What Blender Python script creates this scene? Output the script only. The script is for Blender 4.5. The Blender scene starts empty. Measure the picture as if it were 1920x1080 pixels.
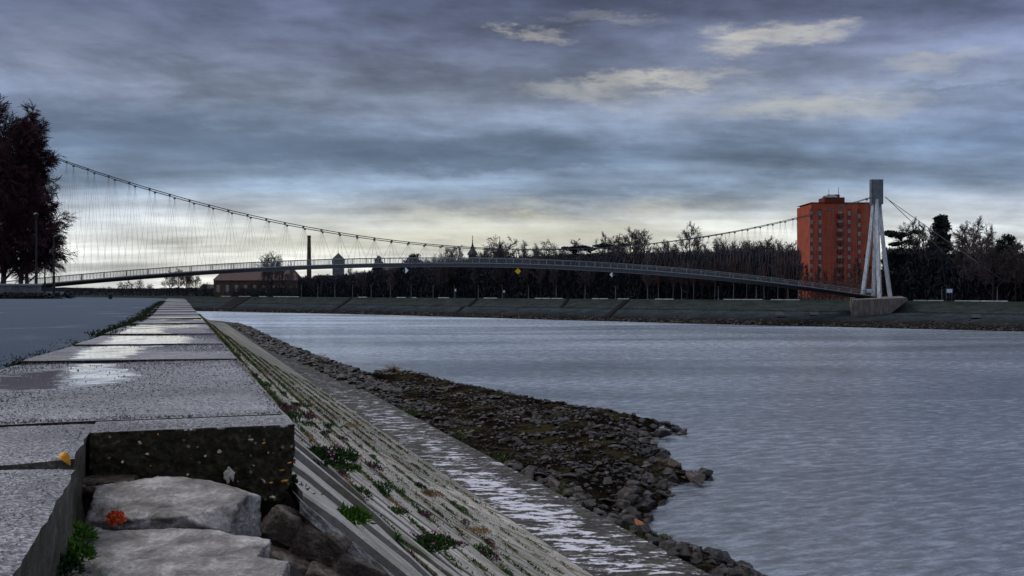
import bpy, bmesh, math, random
import numpy as np
from mathutils import Vector, Matrix, noise as MN
R = math.radians
random.seed(7)
sc = bpy.context.scene
col = sc.collection
F = 1900.0; HC = 8.5; YH = 545.0          # focal length in photo pixels, eye height above the river, horizon row
COP = HC - 0.57                            # top of the coping
DX, DY = -0.313, 0.950                     # direction of the near embankment
def P(px, py, Y): return Vector(((px-960)/F*Y, Y, HC-(py-YH)/F*Y))
def G(px, py, z):                          # point of level z seen at a photo position
    Y = (HC-z)*F/(py-YH); return Vector(((px-960)/F*Y, Y, z))
def ST(s, t, z): return Vector((DX*s+DY*t, DY*s-DX*t, z))
def toST(v): return (DX*v[0]+DY*v[1], DY*v[0]-DX*v[1])
def fbm(x, y, z=0, o=4):
    v = 0; a = .5
    for i in range(o):
        v += a*MN.noise(Vector((x, y, z))); x *= 2.03; y *= 2.03; z = z*2.03+7; a *= .5
    return v
def lerp(a, b, k): return a+(b-a)*k
def sm(x):
    x = max(0, min(1, x)); return x*x*(3-2*x)
def interp(x, xs, ys): return float(np.interp(x, xs, ys))

PUD = [(7.2, -.72, .8, .5, 1.1), (6.3, -1.4, .5, .4, .8), (9.8, -.62, 1.7, .3, .95), (12.7, -.3, 1.7, .5, 1.1), (17.5, -.15, 1.5, .6, 1.1), (21.5, .05, 1.5, .8, 1.), (15.2, -.5, 1.5, .25, .9)]
# ------------------------------------------------------------------ materials
class NT:
    def __init__(s, name):
        s.m = bpy.data.materials.new(name); s.m.use_nodes = True
        s.t = s.m.node_tree; s.n = s.t.nodes; s.b = s.n['Principled BSDF']
    def node(s, typ, **k):
        n = s.n.new(typ)
        for a, v in k.items(): setattr(n, a, v)
        return n
    def put(s, n, i, v):
        if isinstance(v, bpy.types.NodeSocket): s.t.links.new(v, n.inputs[i])
        elif v is not None: n.inputs[i].default_value = v
    def pos(s, scale=(1, 1, 1), obj=False, rot=0):
        if obj: o = s.node('ShaderNodeTexCoord').outputs['Object']
        else: o = s.node('ShaderNodeNewGeometry').outputs['Position']
        m = s.node('ShaderNodeMapping'); s.put(m, 0, o); m.inputs['Scale'].default_value = scale
        if rot:
            m2 = s.node('ShaderNodeMapping'); s.put(m2, 0, o); m2.inputs['Rotation'].default_value = (0, 0, rot); s.put(m, 0, m2.outputs[0])
        return m.outputs[0]
    def noise(s, vec, scale, detail=4, rough=.6, dist=0):
        n = s.node('ShaderNodeTexNoise'); s.put(n, 'Vector', vec); n.inputs['Scale'].default_value = scale
        n.inputs['Detail'].default_value = detail; n.inputs['Roughness'].default_value = rough; n.inputs['Distortion'].default_value = dist
        return n.outputs['Fac']
    def vor(s, vec, scale, feature='F1', out='Distance'):
        n = s.node('ShaderNodeTexVoronoi', feature=feature); s.put(n, 'Vector', vec); n.inputs['Scale'].default_value = scale
        return n.outputs[out]
    def ramp(s, f, pts, const=False):
        n = s.node('ShaderNodeValToRGB'); s.put(n, 0, f); r = n.color_ramp
        if const: r.interpolation = 'CONSTANT'
        while len(r.elements) < len(pts): r.elements.new(.5)
        for e, (p, c) in zip(r.elements, pts):
            e.position = p
            e.color = (c, c, c, 1) if not isinstance(c, tuple) else (*c, 1)
        return n.outputs[0]
    def math(s, op, a, b=None, c=None, clamp=False):
        n = s.node('ShaderNodeMath', operation=op, use_clamp=clamp); s.put(n, 0, a); s.put(n, 1, b)
        if c is not None: s.put(n, 2, c)
        return n.outputs[0]
    def mix(s, f, a, b, mode='MIX'):
        n = s.node('ShaderNodeMix', data_type='RGBA', blend_type=mode)
        s.put(n, 0, f)
        for i, v in ((6, a), (7, b)):
            if isinstance(v, tuple) and len(v) == 3: v = (*v, 1)
            s.put(n, i, v)
        return n.outputs[2]
    def bump(s, h, strength=.5, dist=.01, normal=None):
        n = s.node('ShaderNodeBump'); s.put(n, 'Height', h); n.inputs['Distance'].default_value = dist
        s.put(n, 'Strength', strength)
        if normal is not None: s.put(n, 'Normal', normal)
        return n.outputs[0]
    def out(s, color=None, rough=.7, normal=None, spec=.5, metal=0):
        if isinstance(color, tuple) and len(color) == 3: color = (*color, 1)
        s.put(s.b, 'Base Color', color); s.put(s.b, 'Roughness', rough); s.put(s.b, 'Normal', normal)
        s.put(s.b, 'Specular IOR Level', spec); s.put(s.b, 'Metallic', metal)
        return s.m

def simple(name, c, rough=.7, var=.35, scale=3., bumpd=.01, spec=.3, metal=0):
    m = NT(name); p = m.pos(obj=True)
    n = m.noise(p, scale, 6, .65)
    lo = tuple(x*(1-var) for x in c); hi = tuple(min(1, x*(1+var)) for x in c)
    return m.out(m.ramp(n, [(.3, lo), (.7, hi)]), rough, m.bump(m.noise(p, scale*6, 4), .5, bumpd), spec, metal)

def blobs(m, lst):                         # patches of standing water, by world position
    sep = m.node('ShaderNodeSeparateXYZ'); m.put(sep, 0, m.node('ShaderNodeNewGeometry').outputs['Position'])
    tot = None
    for (s0, t0, rs, rt, w) in lst:
        c = ST(s0, t0, 0)
        dx = m.math('SUBTRACT', sep.outputs[0], c.x); dy = m.math('SUBTRACT', sep.outputs[1], c.y)
        s = m.math('ADD', m.math('MULTIPLY', dx, DX/rs), m.math('MULTIPLY', dy, DY/rs))
        t = m.math('ADD', m.math('MULTIPLY', dx, DY/rt), m.math('MULTIPLY', dy, -DX/rt))
        d = m.math('ADD', m.math('MULTIPLY', s, s), m.math('MULTIPLY', t, t))
        g = m.math('MULTIPLY', m.math('EXPONENT', m.math('MULTIPLY', d, -1.)), w)
        tot = g if tot is None else m.math('ADD', tot, g)
    return tot

def mat_coping():
    m = NT('wet_concrete'); p = m.pos()
    big = m.noise(p, 1.3, 5, .6); fine = m.noise(p, 55, 4, .75); vor = m.vor(p, 90); sp = m.vor(p, 120, out='Color')
    spv = m.node('ShaderNodeSeparateColor'); m.put(spv, 0, sp)
    c = m.ramp(fine, [(.34, (.03, .030, .034)), (.5, (.12, .122, .135)), (.66, (.36, .365, .395))])
    c = m.mix(m.math('GREATER_THAN', spv.outputs[0], .82), c, (.34, .335, .36))
    c = m.mix(m.math('GREATER_THAN', spv.outputs[1], .8), c, (.04, .035, .045))
    c = m.mix(1, c, m.ramp(big, [(.3, (.4, .4, .42)), (.6, (1., 1., 1.02)), (.75, (1.4, 1.4, 1.42))]), 'MULTIPLY')
    pud = blobs(m, PUD)
    w = m.math('ADD', pud, m.math('MULTIPLY', m.math('SUBTRACT', m.noise(m.pos((1, 2.4, 1)), 3.2, 6, .65), .5), 1.5))
    w = m.ramp(w, [(.47, 0.), (.56, 1.)])
    c = m.mix(w, c, (.20, .195, .23))
    h = m.math('ADD', m.math('MULTIPLY', fine, 1.), m.math('MULTIPLY', vor, .6))
    bs = m.math('MULTIPLY', m.math('SUBTRACT', 1., w), .75)
    rg = m.mix(w, m.ramp(m.noise(p, 7, 4), [(.35, .3), (.7, .6)]), (.03, .03, .03))
    return m.out(c, rg, m.bump(h, bs, .009), .6)

def mat_walk():
    m = NT('flooded_walkway_concrete'); p = m.pos()
    pr = m.pos((1, 1, 1), rot=R(-18.2))     # x across the bank, y along it
    st = m.node('ShaderNodeMapping'); m.put(st, 0, pr); st.inputs['Scale'].default_value = (1.7, .75, 1)
    n1 = m.noise(m.pos((.5, 1.1, 1)), 2.1, 8, .72, .4)
    n2 = m.noise(p, 9, 5, .7); n3 = m.noise(m.pos((.6, 1.6, 1)), 2.6, 7, .75, .3)
    base =  m.ramp(n2, [(.3, (.018, .016, .015)), (.5, (.045, .041, .038)), (.62, (.09, .085, .085)), (.75, (.3, .29, .3))])
    base = m.mix(1, base, m.ramp(n3, [(.35, .35), (.5, .9), (.62, 1.9), (.7, 3.)]), 'MULTIPLY')
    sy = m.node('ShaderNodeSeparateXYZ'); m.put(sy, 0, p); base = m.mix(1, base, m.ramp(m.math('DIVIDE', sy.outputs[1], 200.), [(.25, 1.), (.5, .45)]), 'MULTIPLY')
    moss = m.noise(p, .7, 4); base = m.mix(m.ramp(moss, [(.52, 0.), (.68, .55)]), base, (.06, .06, .025))
    pud = blobs(m, [(25.5, 10.8, 6, 1.2, .07), (32, 10.5, 6, .9, .08), (40, 10.8, 9, 1., .06), (56, 11, 12, 1., .05)])
    w = m.ramp(m.math('ADD', n1, m.math('ADD', pud, m.math('MULTIPLY', m.math('SUBTRACT', n2, .5), .22))), [(.585, 0.), (.63, 1.)])
    c = m.mix(w, base, (.55, .55, .62))  # pale puddle colour has the sky reflection painted in
    rg = m.mix(w, (.6, .6, .6), (.14, .14, .14))
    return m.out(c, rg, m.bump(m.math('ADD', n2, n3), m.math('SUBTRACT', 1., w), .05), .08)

def mat_road():
    m = NT('wet_asphalt'); p = m.pos()
    f = m.noise(p, 60, 4, .7); b = m.noise(m.pos((1, .5, 1)), .55, 5, .6, .3)
    c = m.ramp(f, [(.3, (.025, .036, .055)), (.7, (.10, .135, .19))])
    w = m.ramp(b, [(.56, 0.), (.68, .8)])
    rg = m.mix(w, (.85, .85, .85), (.3, .3, .3))
    return m.out(m.mix(w, c, (.05, .06, .085)), rg, m.bump(f, m.math('MULTIPLY', m.math('SUBTRACT', 1.05, w), 1.), .02), .1)

def mat_slope():
    m = NT('paving_concrete'); p = m.pos()
    at = m.node('ShaderNodeVertexColor'); at.layer_name = 'shade'
    n = m.noise(p, 2.4, 6, .7); f = m.noise(p, 60, 4, .7)
    c = m.ramp(n, [(.28, (.29, .265, .235)), (.5, (.54, .50, .455)), (.72, (.72, .68, .64))])
    c = m.mix(1, c, m.ramp(f, [(.3, .72), (.7, 1.15)]), 'MULTIPLY')
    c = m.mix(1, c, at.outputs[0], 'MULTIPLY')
    mo = m.noise(p, 1.1, 6, .75)
    c = m.mix(m.ramp(mo, [(.5, 0.), (.64, .8)]), c, (.075, .075, .035))
    sx = m.node('ShaderNodeSeparateXYZ'); m.put(sx, 0, p); c = m.mix(m.math('MULTIPLY', m.ramp(m.math('DIVIDE', sx.outputs[1], 40.), [(.16, 0.), (.35, .5)]), m.ramp(m.noise(m.pos((1, 1, 2.5)), 2.3, 6, .75), [(.42, .25), (.58, 1.)])), c, (.10, .095, .05))
    cy = m.ramp(m.noise(p, .9, 3, .5, .2), [(.7, 0.), (.74, .6)])
    c = m.mix(blob_band(m), c, (.12, .36, .42))
    return m.out(c, .55, m.bump(f, .6, .008), .4)
def blob_band(m):                          # faded turquoise paint along two courses
    g = blobs(m, [(7.3, 3.3, 1.1, .10, 1.), (8.6, 2.75, 1.0, .08, .7), (6.6, 3.9, .9, .07, .9)])
    n = m.noise(m.pos(), 11, 4, .7)
    return m.ramp(m.math('MULTIPLY', g, n), [(.3, 0.), (.42, .85)])

def mat_face():
    m = NT('broken_concrete_face'); p = m.pos()
    f = m.noise(p, 28, 8, .75); v = m.vor(p, 55, out='Color'); sp = m.node('ShaderNodeSeparateColor'); m.put(sp, 0, v)
    c = m.ramp(f, [(.35, (.004, .0035, .002)), (.52, (.03, .023, .013)), (.64, (.09, .07, .04)), (.76, (.24, .21, .14))])
    d = m.vor(p, 55)
    k = m.math('MULTIPLY', m.math('GREATER_THAN', sp.outputs[0], .94), m.math('LESS_THAN', d, .38))
    c = m.mix(k, c, (.24, .21, .13))
    mo = m.noise(p, 9, 5, .7); c = m.mix(m.ramp(mo, [(.56, 0.), (.68, .6)]), c, (.035, .045, .01))
    return m.out(c, .75, m.bump(f, 1., .02), .3)

def mat_stone(name, lo, mid, hi, moss=.35, scale=7., wet=.5):
    m = NT(name); p = m.pos()
    n = m.noise(p, scale, 8, .7, .3); f = m.noise(p, scale*7, 5, .75)
    c = m.ramp(n, [(.3, lo), (.5, mid), (.7, hi)])
    c = m.mix(1, c, m.ramp(f, [(.3, .55), (.7, 1.3)]), 'MULTIPLY')
    mo = m.noise(p, scale*.6, 5, .75)
    c = m.mix(m.ramp(mo, [(.56, 0.), (.7, moss)]), c, (.05, .055, .015))
    return m.out(c, wet, m.bump(m.math('ADD', n, m.math('MULTIPLY', f, .4)), .9, .03), .4)

def mat_rock():
    m = NT('riprap_stone'); p = m.pos(); oi = m.node('ShaderNodeVertexColor'); oi.layer_name = 'shade'
    rnd = m.node('ShaderNodeObjectInfo').outputs['Random']
    n = m.noise(p, 4, 7, .7); f = m.noise(p, 22, 5, .75)
    c = m.ramp(n, [(.3, (.003, .003, .003)), (.5, (.022, .018, .0155)), (.7, (.125, .11, .10))])
    c = m.mix(1, c, m.ramp(f, [(.3, .5), (.7, 1.4)]), 'MULTIPLY')
    c = m.mix(1, c, m.ramp(rnd, [(0, (.35, .3, .28)), (.5, (.75, .68, .66)), (.72, (1.2, .8, .6)), (1, (2.4, 2.5, 2.8))]), 'MULTIPLY')
    c = m.mix(1, c, oi.outputs[0], 'MULTIPLY')
    return m.out(c, .3, m.bump(m.math('ADD', n, f), 1., .06), .3)

def mat_bar():
    m = NT('shingle_and_mud'); p = m.pos()
    n = m.noise(p, .45, 6, .65); f = m.vor(p, 5.5); g = m.noise(p, 9, 5, .7)
    c = m.ramp(n, [(.35, (.004, .003, .003)), (.5, (.012, .009, .007)), (.6, (.036, .030, .015)), (.72, (.018, .022, .008))])
    c = m.mix(1, c, m.ramp(g, [(.3, .5), (.7, 1.6)]), 'MULTIPLY')
    return m.out(c, .7, m.bump(m.math('ADD', f, g), 1., .14), .0)

def mat_water():
    m = NT('river_water'); g = m.node('ShaderNodeNewGeometry'); p = g.outputs['Position']
    mp = m.node('ShaderNodeMapping'); m.put(mp, 0, p); mp.inputs['Rotation'].default_value = (0, 0, R(-25)); 
    st = m.node('ShaderNodeMapping'); m.put(st, 0, mp.outputs[0]); st.inputs['Scale'].default_value = (.6, 1.5, 1)
    a = m.noise(st.outputs[0], .55, 6, .62, .6); b = m.noise(st.outputs[0], 5.5, 6, .7, .2); d = m.vor(p, 1.6)
    ring = m.ramp(d, [(0, 1.), (.06, 0.), (.11, .8), (.16, 0.)])
    h = m.math('ADD', m.math('MULTIPLY', a, 1.), m.math('ADD', m.math('MULTIPLY', b, .42), m.math('MULTIPLY', ring, .035)))
    big = m.noise(m.pos((.012, .05, 1)), 1, 5, .6, .5)
    c = m.ramp(big, [(.3, (.13, .155, .195)), (.7, (.23, .265, .32))])
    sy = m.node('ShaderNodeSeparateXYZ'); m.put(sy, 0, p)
    sky_sheen = m.math('DIVIDE', m.math('SUBTRACT', sy.outputs[1], m.math('MULTIPLY', sy.outputs[0], .9)), 400.)
    c = m.mix(1, c, m.ramp(m.math('ADD', sky_sheen, m.math('MULTIPLY', m.math('SUBTRACT', big, .5), .3)), [(0., (.5, .5, .52)), (.2, (.85, .86, .88)), (.5, (1.7, 1.72, 1.72)), (.9, (3., 3., 2.95))]), 'MULTIPLY')  # reflected sky brightness painted into the base colour, strongest far left
    mid = m.noise(st.outputs[0], 1.2, 9, .78, .3)
    c = m.mix(1, c, m.ramp(mid, [(.38, .38), (.5, .92), (.61, 1.85)]), 'MULTIPLY')  # light and dark of the ripples painted into the colour
    m.b.inputs['IOR'].default_value = 1.75
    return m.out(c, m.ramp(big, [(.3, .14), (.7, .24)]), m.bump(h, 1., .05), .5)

def mat_farbank():
    m = NT('far_revetment'); p = m.pos(); sep = m.node('ShaderNodeSeparateXYZ'); m.put(sep, 0, p)
    n = m.noise(p, .25, 6, .7); f = m.noise(m.pos((1, 1, 3)), 1.2, 5, .7)
    z = m.math('ADD', sep.outputs[2], m.math('MULTIPLY', m.math('SUBTRACT', f, .5), 1.4))
    c = m.ramp(m.math('DIVIDE', z, 6.), [(0., (.010, .009, .008)), (.17, (.018, .015, .013)), (.24, (.022, .026, .031)), (.5, (.032, .040, .047)), (.53, (.010, .012, .014)), (.565, (.030, .036, .037)), (.97, (.024, .030, .028))])
    c = m.mix(1, c, m.ramp(n, [(.3, .55), (.7, 1.45)]), 'MULTIPLY')
    c = m.mix(1, c, m.ramp(f, [(.3, .7), (.7, 1.3)]), 'MULTIPLY')
    return m.out(c, .9, m.bump(f, .6, .1), 0.)

def mat_twig(name, c, c2):
    m = NT(name); p = m.pos(obj=True); n = m.noise(p, .5, 5)
    rnd = m.node('ShaderNodeObjectInfo').outputs['Random']
    k = m.math('ADD', m.math('MULTIPLY', n, .6), m.math('MULTIPLY', rnd, .4))
    return m.out(m.ramp(k, [(.3, c), (.7, c2)]), .85, None, .1)

def mat_pylon():
    m = NT('weathered_white_concrete'); p = m.pos(obj=True)
    n = m.noise(m.pos((1, 1, .25), obj=True), 2.2, 7, .75); f = m.noise(p, 9, 5, .7)
    c = m.ramp(n, [(.3, (.13, .15, .18)), (.52, (.46, .50, .55)), (.7, (.72, .75, .79))])
    c = m.mix(1, c, m.ramp(f, [(.3, .6), (.6, 1.1)]), 'MULTIPLY')
    return m.out(c, .7, None, .3)
def mat_pier():
    m = NT('stained_pier_concrete'); n = m.noise(m.pos((1, 1, .3)), 1., 7, .7); f = m.noise(m.pos(), 3, 5)
    c = m.ramp(n, [(.3, (.04, .035, .033)), (.5, (.12, .097, .085)), (.7, (.24, .205, .18))])
    sep = m.node('ShaderNodeSeparateXYZ'); m.put(sep, 0, m.pos())
    c = m.mix(m.ramp(m.math('DIVIDE', sep.outputs[2], 6.), [(.2, 1.), (.55, 0.)]), c, (.03, .028, .025))
    return m.out(m.mix(1, c, m.ramp(f, [(.3, .7), (.7, 1.2)]), 'MULTIPLY'), .8)
def mat_redwall():
    m = NT('orange_red_facade'); p = m.pos(obj=True); n = m.noise(p, .25, 5); f = m.noise(p, 2, 4)
    sep = m.node('ShaderNodeSeparateXYZ'); m.put(sep, 0, p)
    c = m.ramp(n, [(.3, (.25, .050, .027)), (.7, (.38, .082, .040))])
    ln = m.math('FRACT', m.math('DIVIDE', sep.outputs[2], 3.3))
    c = m.mix(m.math('LESS_THAN', ln, .035), c, (.3, .035, .015))
    return m.out(m.mix(1, c, m.ramp(f, [(.3, .85), (.7, 1.1)]), 'MULTIPLY'), .8, None, .2)
def mat_roof(name, c):
    m = NT(name); p = m.pos(obj=True); w = m.node('ShaderNodeTexWave', wave_type='BANDS', bands_direction='Z'); m.put(w, 0, p); w.inputs['Scale'].default_value = 3.; w.inputs['Distortion'].default_value = 1.
    n = m.noise(p, .6, 6, .7)
    k = m.mix(1, m.ramp(n, [(.3, tuple(x*.55 for x in c)), (.7, tuple(x*1.3 for x in c))]), m.ramp(w.outputs[1], [(0, .7), (1, 1.)]), 'MULTIPLY')
    return m.out(k, .8)

M = {}
M['coping'] = mat_coping(); M['walk'] = mat_walk(); M['road'] = mat_road(); M['slope'] = mat_slope(); M['face'] = mat_face()
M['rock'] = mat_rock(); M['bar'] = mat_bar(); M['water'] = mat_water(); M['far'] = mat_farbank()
M['stone'] = mat_stone('pale_limestone', (.045, .038, .035), (.23, .212, .205), (.56, .54, .535), .6, 9)
M['brownstone'] = mat_stone('brown_rubble_stone', (.008, .006, .004), (.075, .052, .038), (.34, .28, .24), .5, 9)
M['dirt'] = mat_stone('dark_soil', (.004, .0035, .003), (.012, .01, .008), (.03, .026, .02), .8, 9, .9)
M['twig'] = mat_twig('bare_twigs', (.040, .032, .036), (.115, .092, .095))
M['twigred'] = mat_twig('reddish_twigs', (.05, .022, .020), (.13, .06, .05))
M['birch'] = simple('pale_bark', (.12, .115, .12), .8, .4, 2)
M['bark'] = mat_twig('dark_bark', (.014, .012, .014), (.035, .028, .03))
M['pinkbark'] = simple('grey_pink_bark', (.10, .07, .075), .8, .6, 2)
M['needle'] = mat_twig('evergreen_needles', (.010, .014, .015), (.030, .038, .034))
M['bigtwig'] = mat_twig('brown_red_twigs', (.022, .010, .014), (.075, .036, .042))
M['grass'] = mat_twig('rank_grass', (.012, .022, .005), (.05, .075, .018))
M['vergegrass'] = mat_twig('dark_verge_grass', (.006, .009, .004), (.024, .034, .012))
M['leaf'] = mat_twig('weed_leaf', (.008, .022, .006), (.03, .075, .014))
M['lime'] = mat_twig('fresh_green_leaf', (.02, .055, .008), (.07, .16, .02))
M['dry'] = mat_twig('dry_grass', (.09, .055, .02), (.24, .15, .06))
M['purpleweed'] = mat_twig('purplish_weed', (.03, .012, .02), (.09, .035, .05))
M['pink'] = simple('pink_petal', (.55, .16, .42), .6, .3, 8)
M['violet'] = simple('violet_petal', (.42, .16, .62), .6, .3, 8)
M['orange'] = simple('orange_red_lichen', (.5, .06, .012), .7, .5, 30)
M['yellow'] = simple('yellow_leaf', (.75, .33, .02), .5, .35, 18)
M['pebble'] = simple('pale_pebble', (.42, .38, .26), .6, .5, 40)
M['ochre'] = simple('ochre_pebble', (.42, .2, .03), .6, .5, 40)
M['lichen'] = simple('whitish_lichen', (.42, .40, .33), .8, .5, 60, .004)
M['pylon'] = mat_pylon(); M['pier'] = mat_pier(); M['red'] = mat_redwall()
M['deck'] = simple('dark_deck_steel', (.028, .032, .038), .6, .3, 1)
M['rail'] = simple('galvanised_rail', (.17, .19, .21), .45, .3, 2, .003)
M['raildark'] = simple('rail_mesh', (.075, .085, .10), .5, .3, 2, .003)
M['cable'] = simple('dark_cable', (.03, .032, .036), .6, .2, 1, .002)
M['stay'] = simple('pale_stay_cable', (.16, .17, .19), .6, .2, 1, .002)
M['hanger'] = simple('hanger_rod', (.10, .10, .11), .6, .2, 1, .002)
M['glass'] = simple('window_glass', (.10, .12, .14), .15, .4, 1, .001, .8)
M['frame'] = simple('white_window_frame', (.34, .30, .29), .6, .2, 1)
M['darkred'] = simple('dark_red_balcony', (.10, .018, .012), .8, .3, 1)
M['brick'] = simple('sooty_brick', (.075, .036, .026), .85, .5, 1.2)
M['oldwall'] = simple('old_brick_wall', (.06, .038, .026), .85, .6, .5)
M['tiles'] = mat_roof('red_roof_tiles', (.05, .018, .019)); M['slate'] = mat_roof('slate_roof', (.02, .022, .03))
M['grey'] = simple('grey_plaster', (.10, .11, .12), .8, .3, .5); M['palewall'] = simple('pale_plaster', (.26, .28, .30), .8, .3, .5)
M['white'] = simple('white_paint', (.75, .76, .78), .5, .15, 2); M['blue'] = simple('blue_sign_paint', (.03, .14, .28), .5, .2, 2)
M['signyellow'] = simple('yellow_sign_paint', (.62, .34, .01), .5, .15, 2); M['signgreen'] = simple('green_sign_paint', (.01, .06, .05), .5, .15, 2)
M['kerb'] = simple('dull_white_kerb', (.36, .37, .39), .7, .5, .6)
M['lamp'] = simple('lamp_post_paint', (.10, .115, .12), .6, .3, 2); M['lampdark'] = simple('black_lamp_paint', (.012, .012, .014), .5, .3, 2)
M['wallstone'] = simple('grey_wall_stone', (.11, .10, .105), .8, .5, 1.5)
M['turf'] = simple('dull_turf', (.024, .03, .03), .9, .5, .4, .05, .1)
M['hill'] = simple('hazy_hill', (.03, .042, .06), .95, .3, .01, 0, 0)

# ------------------------------------------------------------------ mesh helpers
def tag(o, label=None, cat=None, group=None, kind=None):
    if label: o['label'] = label
    if cat: o['category'] = cat
    if group: o['group'] = group
    if kind: o['kind'] = kind
    return o
def empty(name, loc=(0, 0, 0), rz=0):
    o = bpy.data.objects.new(name, None); o.empty_display_size = .2; o.location = loc; o.rotation_euler.z = rz; col.objects.link(o); return o
class MB:
    def __init__(s): s.v = []; s.f = []; s.c = []
    def add(s, vs, fs, c=None):
        o = len(s.v); s.v += [tuple(v) for v in vs]; s.f += [tuple(i+o for i in f) for f in fs]
        if c is not None: s.c += [c]*len(fs)
    def box(s, c, d, rz=0, c_=None, rot=None):
        m = Matrix.Rotation(rz, 3, 'Z') if rot is None else rot
        c = Vector(c); vs = []
        for x in (-.5, .5):
            for y in (-.5, .5):
                for z in (-.5, .5): vs.append(c+m@Vector((x*d[0], y*d[1], z*d[2])))
        s.add(vs, [(0, 1, 3, 2), (4, 6, 7, 5), (0, 4, 5, 1), (2, 3, 7, 6), (0, 2, 6, 4), (1, 5, 7, 3)], c_)
    def tube(s, pts, rs, n=6, cap=True):
        pts = [Vector(p) for p in pts]
        if not isinstance(rs, (list, tuple)): rs = [rs]*len(pts)
        o = len(s.v)
        for i, p in enumerate(pts):
            d = (pts[min(i+1, len(pts)-1)]-pts[max(i-1, 0)]).normalized()
            u = d.cross(Vector((0, 0, 1)) if abs(d.z) < .9 else Vector((1, 0, 0))).normalized(); w = d.cross(u)
            for k in range(n):
                a = 2*math.pi*k/n; s.v.append(tuple(p+(u*math.cos(a)+w*math.sin(a))*rs[i]))
        for i in range(len(pts)-1):
            for k in range(n):
                a = o+i*n+k; b = o+i*n+(k+1) % n; s.f.append((a, b, b+n, a+n))
        if cap: s.f.append(tuple(o+k for k in range(n))); s.f.append(tuple(o+(len(pts)-1)*n+k for k in range(n)))
    def grid(s, rows, c=None):
        o = len(s.v); nc = len(rows[0])
        for r in rows: s.v += [tuple(v) for v in r]
        for i in range(len(rows)-1):
            for j in range(nc-1):
                a = o+i*nc+j; s.f.append((a, a+1, a+nc+1, a+nc))
                if c is not None: s.c.append(c)
    def mesh(s, name, mat, smooth=False):
        me = bpy.data.meshes.new(name); me.from_pydata(s.v, [], s.f)
        if s.c and len(s.c) == len(s.f):
            ca = me.color_attributes.new('shade', 'FLOAT_COLOR', 'CORNER'); arr = []
            for f, c in zip(s.f, s.c): arr += [c[0], c[1], c[2], 1]*len(f)
            ca.data.foreach_set('color', arr)
        if mat: me.materials.append(mat)
        if smooth: me.polygons.foreach_set('use_smooth', [True]*len(me.polygons))
        me.update(); return me
    def build(s, name, mat, parent=None, smooth=False, loc=(0, 0, 0)):
        o = bpy.data.objects.new(name, s.mesh(name, mat, smooth)); col.objects.link(o); o.location = loc
        if parent: o.parent = parent
        return o
def children(o): return [c for c in bpy.data.objects if c.parent == o]
def obj(name, me, loc=(0, 0, 0), parent=None):
    o = bpy.data.objects.new(name, me); o.location = loc; col.objects.link(o)
    if parent: o.parent = parent
    return o
def local(mb, origin):
    ox, oy, oz = origin; mb.v = [(x-ox, y-oy, z-oz) for x, y, z in mb.v]; return mb
def struct(name, mb, mat, smooth=False): return tag(mb.build(name, mat, None, smooth), kind='structure')

# ------------------------------------------------------------------ near bank
def crestY(X): return interp(X, [-120, -48, -28, -15, -5], [118, 100, 76, 50, 46])
def zland(X, Y): return COP-1.5*sm((Y-crestY(X))/60)
def bend(s): return 0 if s < 215 else -((s-215)**2)*.004
def BP(s, t, z): return ST(s, t+bend(s), z)
def zl_st(s, t): p = BP(s, t, 0); return zland(p.x, p.y)
LE_S = [3, 5, 7.4, 8.8, 12.7, 19, 25, 40, 70, 100]; LE_T = [-1.75, -1.6, -1.16, -1.02, -.8, -.6, -.55, -.6, -.6, -.6]
def left_edge(s): return interp(s, LE_S, LE_T)
JOINTS = [4.78, 8.78, 11.4, 14.1, 18.6, 22, 25.5, 29, 33, 37, 41, 46, 51, 57, 63, 70, 80, 90, 105, 120]
TR = .47
cop = MB()
for i in range(len(JOINTS)-1):
    a = JOINTS[i]+.035; b = JOINTS[i+1]-.03
    dz0 = random.uniform(-.006, .006); dz1 = random.uniform(-.006, .006); tilt = random.uniform(-.01, .01)
    ns = max(5, int((b-a)/(.12 if i < 2 else .4))); nt = 26 if i < 3 else 10
    rows = []; tr = TR+random.uniform(-.02, .02)
    for u in range(ns+1):
        s = lerp(a, b, u/ns); le = left_edge(s)-.15; row = []
        z0 = lambda t: zl_st(s, t)+lerp(.010+dz0*.5, -.008+dz1*.5, u/ns)*(1 if i else .3)+tilt*(t)
        for k in range(nt+1):
            t = lerp(le, tr, k/nt)
            e = .012*fbm(s*6, t*6, i) if k in (0, nt) else 0
            js = (.014*fbm(t*9, i*3.1, 5) if u in (0, ns) else 0)
            edge = -.006 if (k == nt or u in (0, ns)) else 0
            row.append(BP(s+js, t+e, z0(t)+edge+.004*fbm(s*3, t*3, 2)))
        row.append(row[-1]+Vector((DY*.01, -DX*.01, -.3)))
        row.insert(0, row[0]+Vector((0, 0, -.25)))
        rows.append(row)
    rows.insert(0, [v+Vector((0, 0, -.06 if 0 < k < len(rows[0])-1 else 0)) for k, v in enumerate(rows[0])])
    rows.append([v+Vector((0, 0, -.06 if 0 < k < len(rows[0])-1 else 0)) for k, v in enumerate(rows[-1])])
    cop.grid(rows)
for i in range(len(JOINTS)-1):              # bedding below the joints
    a, b = JOINTS[i]-.2, JOINTS[i+1]+.1
    cop.grid([[BP(s, t, zl_st(s, t)-.055) for t in (left_edge(s)-.1, TR-.03)] for s in (a, (a+b)/2, b)])
rg_ = random.Random(77)
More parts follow.
